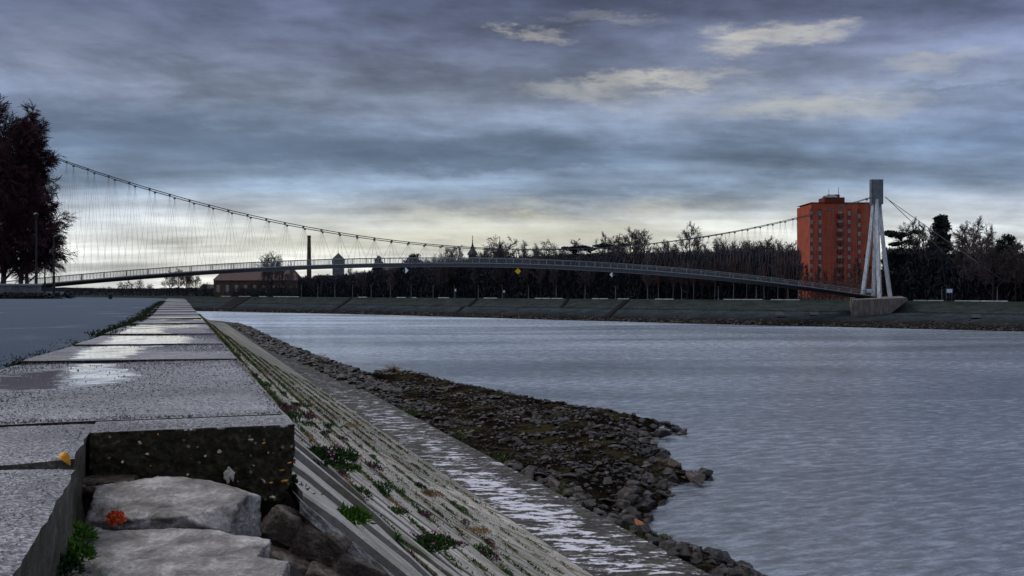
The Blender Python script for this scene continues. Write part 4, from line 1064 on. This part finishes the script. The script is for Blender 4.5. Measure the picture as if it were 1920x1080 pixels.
PR['cone'] = evergreen('conifer', 1, 'cone'); PR['cedar'] = evergreen('cedar_tree', 2, 'cedar'); PR['pine'] = evergreen('evergreen_tree', 3, 'round')
HT = {}
for k_, e_ in PR.items():
    HT[k_] = max(max(v.co.z for v in c.data.vertices) for c in children(e_))
used = set()
KIDS = {k_: children(e_) for k_, e_ in PR.items()}
def tree(kind, px, top, off, lab, group=None, xy=1., Y=None, zb_=5.75, cat='tree'):
    src = PR[kind]
    if kind in used:
        o = src.copy(); col.objects.link(o)
        for c in KIDS[kind]: d = c.copy(); col.objects.link(d); d.parent = o
        for k in list(o.keys()): del o[k]
    else: o = src; used.add(kind)
    Y = Y or Td(px)+off; p = P(px, 0, Y); zt = HC+(YH-top)*Y/F; s = (zt-zb_)/HT[kind]
    o.location = (p.x, Y, zb_); o.scale = (s*xy, s*xy, s); o.rotation_euler.z = random.uniform(0, 6.28); tag(o, lab, cat, group); return o
tree('vase', 510, 467, 12, 'bare upright tree standing over the red roofed hall', xy=.75)
tree('pine', 708, 478, 30, 'small round topped evergreen beside the second red roofed house', xy=.55)
tree('pine', 776, 474, 22, 'dark evergreen with a lopsided top left of the church spires', xy=1.1)
tree('cedar', 1075, 460, 30, 'flat topped dark cedar right of the church spires', xy=1.15)
tree('cedar', 1107, 459, 22, 'second flat topped cedar close against the first', xy=1.1)
tree('cedar', 1150, 455, 26, 'dark cedar tucked under the tallest bare trees', xy=1.2)
tree('round', 1293, 412, 45, 'tall bare lollipop tree rising alone above the wood', xy=.8)
tree('round2', 945, 437, 50, 'large bare spreading tree between and behind the spires', xy=1.3)
tree('round', 1182, 423, 35, 'tallest bare tree of the clump over the cedars', xy=1.05)
tree('tall2', 1213, 428, 40, 'bare tree at the right of the clump over the cedars', xy=1.2)
tree('round', 1140, 433, 55, 'pale bare tree at the left of the clump over the cedars', xy=1.1)
tree('round2', 1035, 446, 45, 'wide bare tree half way between spires and cedars', xy=1.2)
tree('cedar', 1690, 430, 14, 'dark layered evergreen just right of the pylon', xy=1.1)
tree('cone', 1766, 400, 24, 'tall dark conifer right of the pylon, widest at the base', xy=1.25)
tree('pine', 1884, 437, 12, 'dark bushy evergreen near the right border', xy=.85)
tree('round', 1826, 403, 30, 'tall bare tree between the conifer and the right evergreen', xy=1.1)
tree('round2', 1862, 445, 3, 'low spreading bare tree in front of the pale building', xy=.9)
tree('round', 1706, 405, 40, 'tall thin bare tree behind the layered evergreen', xy=.9)
tree('round', 1735, 412, 44, 'bare tree between layered evergreen and conifer', xy=.95)
rt = random.Random(21)
for px, top in [(845, 463), (868, 458), (905, 466), (925, 462), (980, 449), (1003, 455), (1058, 462), (1078, 448), (1090, 446), (1197, 432), (1165, 436), (1240, 447), (1258, 450), (1318, 448), (1348, 444), (1366, 440), (1385, 446), (1404, 450), (1425, 443), (1440, 441), (1455, 447), (1470, 452), (1484, 450), (815, 478), (795, 482), (1275, 452), (1330, 452)]:
    tree(rt.choice(['tall', 'tall2', 'tall', 'round', 'vase']), px, top, rt.uniform(15, 60), 'bare winter tree in the wood behind the bridge deck', 'bare trees of the wood behind the deck', xy=rt.uniform(.95, 1.35))
for i in range(30):
    px = rt.uniform(820, 1490); tree(rt.choice(['tall', 'tall2', 'vase']), px, rt.uniform(455, 490), rt.uniform(8, 18), 'bare winter tree in the wood behind the bridge deck', 'bare trees of the wood behind the deck', xy=rt.uniform(.6, 1))
for px, top in [(1502, 470), (1515, 492), (1532, 495), (1549, 505), (1562, 498), (1580, 500), (1597, 490), (1612, 478), (1628, 470), (1642, 482)]:
    tree('birch', px, top, rt.uniform(6, 22), 'slender reddish birch in front of the orange red block', 'birches before the orange red block', xy=rt.uniform(.7, 1))
for px in (1340, 1375, 1400, 1433, 1458, 1478, 1300, 1262, 1235):
    tree('birch', px, rt.uniform(478, 490), rt.uniform(5, 10), 'pale stemmed birch at the front of the wood left of the red block', 'pale birches fronting the wood', xy=.7)
for px, top in [(1670, 470), (1720, 445), (1745, 440), (1790, 440), (1800, 418), (1812, 440), (1840, 420), (1850, 430), (1870, 452), (1905, 445), (1915, 455), (1935, 440), (1955, 430), (1985, 420), (2020, 430)]:
    tree(rt.choice(['tall', 'tall2', 'round', 'round2']), px, top, rt.uniform(6, 40), 'bare winter tree in the wood right of the pylon', 'bare trees right of the pylon', xy=rt.uniform(.6, .9))
for px, top in [(228, 527), (243, 524), (262, 522), (280, 530), (318, 506), (334, 501), (350, 506), (366, 512), (384, 528), (150, 538), (170, 540), (205, 536)]:
    tree(rt.choice(['round', 'round2', 'vase']), px, top, 12, 'dim bare tree in the far left tree line under the deck', 'trees in the far left tree line', xy=1.1)
for px, top in [(530, 492), (545, 497), (495, 492), (655, 500), (665, 506), (680, 505), (690, 508), (735, 500), (598, 512), (612, 512)]:
    tree(rt.choice(['round', 'round2', 'tall2']), px, top, rt.uniform(10, 25), 'bare tree among the houses between hall and cedars', 'bare trees among the far houses', xy=1.)

# undergrowth: a mass nobody could count
def mass(px0, px1, n, top, seed, off0, off1, mat, size, name, lab):
    r = np.random.RandomState(seed); px = r.uniform(px0, px1, n); o_ = r.uniform(off0, off1, n)
    tdp = np.array([Td(x) for x in px]); Y = tdp+o_; tp = np.array([top(x) for x in px]); zt = HC+(YH-tp)*Y/F
    z = 5.8+(zt-5.8)*r.rand(n)**.9; X = (px-960)/F*Y; C_ = np.stack([X, Y, z], 1)
    a = r.normal(size=(n, 3)); a[:, 2] *= 3.2; a /= np.linalg.norm(a, axis=1)[:, None]; b = np.cross(a, r.normal(size=(n, 3))); b /= np.linalg.norm(b, axis=1)[:, None]
    s = size*(.5+r.rand(n))[:, None]; V = np.stack([C_-a*s, C_-b*s*.13, C_+a*s, C_+b*s*.13], 1).reshape(-1, 3)
    o = obj(name, np_mesh(name, V, np.arange(n*4).reshape(-1, 4), mat)); tag(o, lab, 'woodland', kind='stuff')
M['mass'] = mat_twig('dense_thicket', (.010, .012, .018), (.034, .034, .044))  # bluish distance haze put into the thicket colour
tp1 = lambda x: interp(x, [560, 640, 700, 760, 830, 870, 1000, 1150, 1300, 1495], [522, 518, 510, 503, 494, 488, 482, 478, 474, 474])+9*fbm(x*.09, 2)
mass(560, 1497, 90000, tp1, 1, 14, 34, M['mass'], 1.1, 'thicket', 'dark thicket filling the wood behind the bridge deck')
tp2 = lambda x: interp(x, [1655, 1700, 1760, 1800, 2100], [468, 470, 472, 508, 505])+6*fbm(x*.09, 4)
mass(1655, 2100, 36000, tp2, 2, 10, 26, M['mass'], 1.1, 'thicket', 'dark thicket below the trees right of the pylon')
tp3 = lambda x: interp(x, [1497, 1560, 1655], [515, 530, 505])+5*fbm(x*.1, 7)
mass(1497, 1656, 4500, tp3, 3, 6, 16, M['twigred'], .5, 'thicket', 'reddish brushwood at the foot of the orange red block')
mass(120, 560, 14000, lambda x: 541+4*fbm(x*.08, 9), 4, 6, 20, M['mass'], .7, 'thicket', 'low dark scrub along the far left promenade')

# the dark tree group on the near bank at the left
def big_tree(px, top, seed, xy, lab, H=15):
    Y = 95; tr, cr = branchy(seed, H, .9, 30, 10, 8, 9, .95, .05, .36, .24, .018, clear=.1, droop=.24)
    e_ = empty('leafless_tree', (*P(px, 0, Y).xy, 7.8)); V, Q = segmesh(tr, 6)
    zt = V[:, 2].max(); obj('trunk', np_mesh('trunk', V, Q, M['pinkbark']), parent=e_); V, Q = segmesh(cr, 3); zt = max(zt, V[:, 2].max()); obj('crown', np_mesh('crown', V, Q, M['bigtwig']), parent=e_)
    s = (HC+(YH-top)*Y/F-7.8)/zt; e_.scale = (s*xy, s*xy, s); tag(e_, lab, 'tree'); return e_
big_tree(6, 175, 31, .95, 'tallest dark reddish tree at the left border of the photo')
big_tree(38, 215, 32, .95, 'dark reddish tree with a slim trunk, middle of the left group')
big_tree(52, 262, 33, .9, 'dark reddish tree nearest the lamp, right of the left group')
big_tree(-60, 190, 34, 1., 'dark reddish tree partly outside the left border')

# walls, shrubs and lamps by the tree group
e_ = empty('stone_wall', G(36, 560, 7.9)); k = e_.location.y/F
a = MB(); a.box((0, 0, .5), (76*k, .6, 1.0)); a.build('wall', M['wallstone'], e_)
b = MB(); b.box((0, 0, 1.06), (78*k, .75, .12)); b.build('cap', M['palewall'], e_); tag(e_, 'low grey stone wall under the dark tree group', 'wall')
mb = MB(); r = random.Random(6)
p0 = G(60, 562, 7.85)
hb = []
for i in range(60): hb.append((r.uniform(-4.5, 2.6), r.uniform(-.8, .8), r.uniform(.05, .35), .35, 60, .6))
V, Q = leafcloud(hb, .12, 5); o = obj('low_hedge', np_mesh('low_hedge', V, Q, M['needle']), p0); tag(o, 'dark clipped low hedge along the end of the road', 'hedge')
def near_lamp(px, ytop, ybase, Y, lab, arms):
    p = P(px, ybase, Y); k = Y/F; H = (ybase-ytop)*k; e_ = empty('street_lamp', p)
    a = MB(); a.tube([(0, 0, -.8), (0, 0, H*.35), (0, 0, H*.36), (0, 0, H)], [.13, .12, .09, .06], 8); a.build('pole', M['lampdark'], e_)
    if arms == 1:
        b = MB(); b.tube([(0, 0, H*.72), (0, 0, H*.76), (0, 0, H*.77)], [.06, .22, .2], 8); b.build('collar', M['lampdark'], e_)
        c = MB(); c.tube([(0, 0, H-.05), (.25, 0, H), (.5, 0, H+.05)], .04, 6); c.build('arm', M['lampdark'], e_)
        d = MB(); d.tube([(.02, 0, H-.02), (.28, 0, H+.06), (.55, 0, H+.12), (.7, 0, H+.1)], [.1, .17, .14, .05], 8); d.build('lamp_head', M['lampdark'], e_)
    else:
        b = MB(); b.tube([(0, 0, H-.1), (0, 0, H), (0, 0, H+.3), (0, 0, H+.36), (0, 0, H+.5)], [.05, .1, .17, .22, .04], 8); b.build('lamp_head', M['lampdark'], e_)
    tag(e_, lab, 'street lamp')
near_lamp(101, 445, 557, 84, 'black street lamp with a tilted head beside the dark trees', 1)
near_lamp(68, 410, 557, 82, 'tall lantern lamp half hidden in the dark tree branches', 0)
near_lamp(84, 500, 546, 110, 'short thin lantern post between the two taller lamps', 0)
p = P(207, 563, 70); e_ = empty('litter_bin', p); a = MB(); a.tube([(0, 0, 0), (0, 0, .42)], [.1, .16], 10); a.build('bin_body', M['lampdark'], e_); b = MB(); b.tube([(0, 0, .42), (0, 0, .47)], .18, 10); b.build('rim', M['lamp'], e_); tag(e_, 'small black litter bin standing alone at the end of the road', 'litter bin')

# ------------------------------------------------------------------ suspension footbridge
A = Vector((-91.5, 190, 0)); B = Vector((94.2, 262, 0)); D_ = (B-A); L_ = D_.length; ud = D_.normalized(); un = Vector((-ud.y, ud.x, 0))
def deckz(u): return 9.4+(6.75-9.4)*u+4*(6.35-.6*max(0, u-.5)*2)*u*(1-u)
CPX = [(100, 295), (240, 343), (400, 388), (580, 427), (700, 448), (840, 462.5), (940, 467), (1050, 468.5), (1180, 460), (1340, 440), (1500, 408), (1560, 393), (1632, 370)]
def u_of(px): # parameter on the bridge axis at a photo column
    k = (px-960)/F; return (k*A.y-A.x)/(D_.x-k*D_.y)
us = [u_of(x) for x, y in CPX]; zs = [HC+(YH-y)*(A.y+D_.y*u)/F for (x, y), u in zip(CPX, us)]
cf = np.polyfit(us, zs, 4)
def cablez(u): return float(np.polyval(cf, u))
def half(u):
    v = max(0, min(1, (u+.045)/1.045)); return .45+2.0*(4*v*(1-v))**.6
def BR(u, n, z): p = A+D_*u+un*n; return Vector((p.x, p.y, z))
br = empty('suspension_footbridge', (A+B)/2+Vector((0, 0, 6))); O = br.location.copy()
def part(name, mb, mat, parent=br, smooth=False):
    local(mb, O if parent is br else (0, 0, 0)); return mb.build(name, mat, parent, smooth)
U0 = u_of(-48); U = np.linspace(U0, 1, 85)
dk = MB(); rows = []
for u in U:
    z = deckz(u); rows.append([BR(u, -2.3, z), BR(u, -2.35, z-.25), BR(u, -1.5, z-.78), BR(u, 1.5, z-.78), BR(u, 2.35, z-.25), BR(u, 2.3, z), BR(u, -2.3, z)])
dk.grid(rows); part('deck', dk, M['deck'])
ed = MB()
for n in (-2.38, 2.38): ed.grid([[BR(u, n*1.0, deckz(u)+.06), BR(u, n*1.01, deckz(u)-.1)] for u in U])
part('deck_edge', ed, M['rail'])
for n in (-2.25, 2.25):
    rl = MB(); rl.tube([BR(u, n, deckz(u)+1.15) for u in U], .055, 5); r_ = part('railing', rl, M['rail'])
    inf = MB()
    for h in (.15, .35, .55, .75, .95): inf.tube([BR(u, n, deckz(u)+h) for u in U], .018, 3)
    nb = int(L_/.6)
    for i in range(nb+1):
        u = i/nb; q = BR(u, n, deckz(u)+.6); inf.box(q, (.035, .035, 1.1))
    local(inf, O); inf.build('mesh_infill', M['raildark'], r_)
    for i in range(50):
        u = (i+.5)/50; q = BR(u, n, deckz(u)+.6); po = MB(); po.box(q-O, (.13, .1, 1.2), math.atan2(ud.y, ud.x)); po.build('post', M['rail'], r_)
NCL = 54; bank_rot = math.atan2(ud.y, ud.x)
for sgn in (-1, 1):
    cb = MB(); cb.tube([BR(u, sgn*half(u), cablez(u)) for u in np.linspace(U0, 1, 125)], .085, 6); c_ = part('main_cable', cb, M['cable'])
    for i in range(0, NCL):
        u = i/NCL+(.3/NCL if sgn > 0 else 0); z = cablez(u)-.2
        h = MB(); h.box(BR(u, sgn*half(u), cablez(u)-.12), (.42, .2, .40), bank_rot)
        if z-deckz(u) > .4:
            for du in (-.68, -.22, .22, .68):
                v = min(1, max(0, u+du/NCL)); h.tube([BR(u, sgn*half(u), z), BR(v, sgn*2.3, deckz(v)-.1)], .0145, 3, False)
        part('hanger', h, M['hanger'])
def pylon(C, base, flip=1):
    H = HC+(YH-337)*262/F-base; k = 262/F
    offs = [(-4.1, -1.2), (.70, 4.0), (-.62, -4.0), (4.1, 1.2)]
    e_ = MB(); zh = H-46*k
    hd = MB(); w_ = 1.62
    for i in range(9):
        pass
    hd.box((0, 0, H-46*k/2), (2.1, 2.0, 46*k)); hd.box((-1.28, 0, H-46*k/2), (.5, 1.5, 46*k+.1)); hd.box((1.28, 0, H-46*k/2), (.5, 1.5, 46*k+.05))
    root = bpy.data.objects.new('pylon', hd.mesh('pylon', M['pylongrey'])); col.objects.link(root); root.parent = br; root.location = Vector((C.x, C.y, base))-O
    for ox, oy in offs:
        lg = MB(); pts = []; rs_ = []
        for i in range(13):
            q = i/12; z = lerp(0, zh+1.2, q); spread_ = (1-q)**1.3*.78+.22
            pts.append(Vector((ox*spread_, oy*spread_, z))); rs_.append(lerp(.60, .50, q))
        lg.tube(pts, rs_, 4); lg.build('leg', M['pylon'], root)
    return root
M['pylongrey'] = simple('grey_pylon_head', (.11, .125, .14), .7, .35, .8)
pylon(B, 6.45); pylon(A+D_*U0, 7.3)
# pier under the right pylon
pm = MB(); k = 249/F
def pv(px, py, Y): return P(px, py, Y)
pf = [(1598, 562), (1700, 558.5), (1703, 562), (1660, 596), (1640, 601), (1596, 600)]
fr = [pv(x, y, 249) for x, y in pf]; bk = [v+Vector((5.5, 18, .35)) for v in fr]
n = len(fr); pm.add(fr+bk, [tuple(range(n)), tuple(range(2*n-1, n-1, -1))]+[(i, (i+1) % n, n+(i+1) % n, n+i) for i in range(n)])
part('pier', pm, M['pier'])
pm = MB(); pm.box(A+D_*U0+Vector((0, 0, 6.9)), (12, 9, 1.2), math.atan2(ud.y, ud.x)); part('pier', pm, M['pier'])
ft = MB(); ft.box(P(1640, 601, 248), (9.5, 3, .9)); part('footing', ft, M['pier'])
for (x1, y1, dY, x0, y0) in ((1832, 533, 16, 1660, 369), (1905, 543, -8, 1661, 371)):
    s_ = MB(); s_.tube([P(x0, y0, 262), P(x1, y1, 262+dY)], .085, 6); part('backstay', s_, M['stay'])
for d in (4, -8):
    s_ = MB(); s_.tube([BR(U0, 0, cablez(U0)), BR(U0-.28, d, 7.2)], .085, 6); part('backstay', s_, M['stay'])
tag(br, 'slender arched footbridge hung from two white four legged pylons', 'bridge')
# navigation marks hung under the deck
def navmark(px, py, r_, kind, lab):
    u = u_of(px); p = BR(u, -2.45, 0); Y = p.y; q = P(px, py, Y); k = Y/F; e_ = empty('navigation_mark', q); a = r_*k
    def tri(vs, m, nm):
        mb = MB(); f = [Vector((x*a, -.03, z*a)) for x, z in vs]; b = [v+Vector((0, .06, 0)) for v in f]; n = len(f)
        mb.add(f+b, [tuple(range(n)), tuple(range(2*n-1, n-1, -1))]+[(i, (i+1) % n, n+(i+1) % n, n+i) for i in range(n)]); mb.build(nm, m, e_)
    if kind == 'y': tri([(-1, 0), (0, -1), (1, 0), (0, 1)], M['signyellow'], 'panel')
    else:
        s_ = kind; tri([(0, 1), (s_, 0), (0, -1)], M['white'], 'panel'); tri([(0, 1), (0, -1), (-s_, 0)], M['signgreen'], 'dark_panel')
    h = MB(); h.box((0, .08, a+.3), (.1, .08, .9)); h.build('bracket', M['deck'], e_); tag(e_, lab, 'sign')
navmark(971, 508.5, 5.8, 'y', 'yellow diamond navigation sign hanging under the bridge deck')
navmark(1148, 515, 5., -1, 'white and green diamond sign under the deck right of the yellow one')
navmark(760, 507, 6, 1, 'white and green diamond sign under the deck left of the yellow one')

# ------------------------------------------------------------------ sky, light, camera
world = bpy.data.worlds.new('World'); sc.world = world; world.use_nodes = True
class WT(NT):
    def __init__(s): s.t = world.node_tree; s.n = s.t.nodes
W_ = WT(); bg = W_.n['Background']
dirv = W_.node('ShaderNodeTexCoord').outputs['Generated']; sp = W_.node('ShaderNodeSeparateXYZ'); W_.put(sp, 0, dirv)
X_, Y_, Z_ = sp.outputs
az = W_.math('ARCTAN2', X_, Y_); el = W_.math('ARCSINE', Z_)
zc = W_.math('ADD', W_.math('MAXIMUM', Z_, 0.), .11)
cb = W_.node('ShaderNodeCombineXYZ'); W_.put(cb, 0, W_.math('DIVIDE', X_, zc)); W_.put(cb, 1, W_.math('DIVIDE', Y_, zc))
mp = W_.node('ShaderNodeMapping'); W_.put(mp, 0, cb.outputs[0]); mp.inputs['Rotation'].default_value = (0, 0, R(-12)); mp.inputs['Scale'].default_value = (.34, .95, 1)
n1 = W_.noise(mp.outputs[0], 1.3, 6, .52, .05); n2 = W_.noise(mp.outputs[0], 3.4, 7, .6, .6)
ae = W_.node('ShaderNodeCombineXYZ'); W_.put(ae, 0, W_.math('ADD', az, W_.math('MULTIPLY', el, .5))); W_.put(ae, 1, W_.math('MULTIPLY', el, 3.2))
n3 = W_.noise(ae.outputs[0], 8, 8, .6, .15)
base = W_.ramp(W_.math('MULTIPLY', W_.math('MAXIMUM', el, 0.), 1.), [
    (0., (.70, .70, .66)), (.045, (.69, .70, .66)), (.068, (.54, .575, .60)), (.098, (.24, .315, .42)), (.135, (.175, .24, .35)), (.19, (.23, .27, .365)), (.235, (.155, .18, .275)), (.285, (.09, .106, .18)), (.36, (.26, .29, .37)), (.5, (.66, .69, .75)), (1., (.8, .82, .88))])
wz = W_.noise(ae.outputs[0], 13, 6, .65, 0); wz2 = W_.noise(ae.outputs[0], 7, 5, .65, .5)
az_ = W_.math('ADD', az, W_.math('MULTIPLY', W_.math('SUBTRACT', wz2, .5), .22)); el_ = W_.math('ADD', el, W_.math('MULTIPLY', W_.math('SUBTRACT', wz, .5), .075))
def gauss(px, py, sx, sy, w_):
    a0 = math.atan((px-960)/F); e0 = math.atan((YH-py)/F*math.cos(a0))
    dx = W_.math('DIVIDE', W_.math('SUBTRACT', az_, a0), sx/F); dy = W_.math('DIVIDE', W_.math('SUBTRACT', el_, e0), sy/F)
    return W_.math('MULTIPLY', W_.math('EXPONENT', W_.math('MULTIPLY', W_.math('ADD', W_.math('MULTIPLY', dx, dx), W_.math('MULTIPLY', dy, dy)), -1.)), w_)
def acc(l):
    t = None
    for g in l:
        v = gauss(*g); t = v if t is None else W_.math('ADD', t, v)
    return t
cl = W_.math('ADD', W_.math('MULTIPLY', n1, .6), W_.math('MULTIPLY', n3, .4))
mul = W_.ramp(cl, [(.34, .38), (.44, .72), (.52, 1.12), (.6, 1.6), (.7, 2.1)])
c = W_.mix(1, base, mul, 'MULTIPLY')
light = acc([(1400, 72, 60, 22, 1.1), (1505, 62, 50, 16, .8), (1010, 72, 50, 12, .8), (1785, 110, 60, 16, .7), (1240, 150, 150, 14, 1.), (1100, 175, 130, 22, .55), (1440, 205, 150, 24, .75), (1640, 190, 120, 22, .35), (120, 60, 200, 60, .2), (1120, 35, 120, 12, .3), (900, 400, 450, 26, .25), (1750, 390, 200, 24, .25)])
lk = W_.ramp(W_.math('MULTIPLY', light, W_.math('ADD', n3, .12)), [(.05, 0.), (.75, .95)])
c = W_.mix(W_.math('MULTIPLY', lk, .85), c, (.56, .55, .49))
dark = acc([(650, 290, 380, 40, .95), (1000, 300, 180, 24, .8), (380, 235, 240, 30, .6), (1200, 355, 260, 20, .45), (150, 40, 260, 40, .45), (1820, 160, 160, 10, .5), (650, 190, 300, 20, .25), (1500, 130, 260, 14, .3), (1100, 110, 250, 14, .3), (300, 330, 250, 30, .35), (0, 250, 90, 250, .0)])
c = W_.mix(W_.math('MULTIPLY', W_.ramp(W_.math('MULTIPLY', dark, W_.math('ADD', n3, .4)), [(.05, 0.), (.8, 1.)]), .62), c, (.085, .125, .19))
glow = acc([(860, 440, 330, 36, .85), (1350, 425, 300, 28, .4)])
c = W_.mix(W_.math('MULTIPLY', glow, .6), c, (.88, .86, .68))
side = W_.ramp(W_.math('ABSOLUTE', W_.math('ADD', az, .02)), [(.28, 0.), (.62, .65)])
c = W_.mix(side, c, W_.mix(1, c, (.62, .68, .85), 'MULTIPLY'))
sky = W_.node('ShaderNodeTexSky', sky_type='NISHITA'); sky.sun_disc = False; SE, SA = R(48), R(-70)
sky.sun_elevation = SE; sky.sun_rotation = SA
# clear sky gives a little of the light between the clouds
c = W_.mix(1, c, W_.mix(1, sky.outputs[0], (.004, .004, .004), 'MULTIPLY'), 'ADD')
W_.put(bg, 'Color', c); bg.inputs['Strength'].default_value = 1.
sun = bpy.data.lights.new('sun', 'SUN'); sun.energy = 1.6; sun.angle = R(24); sun.color = (1, .93, .82)
so_ = bpy.data.objects.new('sun', sun); col.objects.link(so_)
v = Vector((math.sin(SA)*math.cos(SE), math.cos(SA)*math.cos(SE), math.sin(SE))); so_.rotation_euler = v.to_track_quat('Z', 'Y').to_euler()
cam = bpy.data.cameras.new('camera'); cam.sensor_width = 36; cam.lens = 36*F/1920; cam.clip_start = .05; cam.clip_end = 9000; cam.shift_y = (YH-540)/1920
co = bpy.data.objects.new('camera', cam); co.location = (0, 0, HC); co.rotation_euler = (R(90), 0, 0); col.objects.link(co); sc.camera = co
sc.view_settings.view_transform = 'Standard'; sc.view_settings.look = 'None'; sc.view_settings.exposure = 0
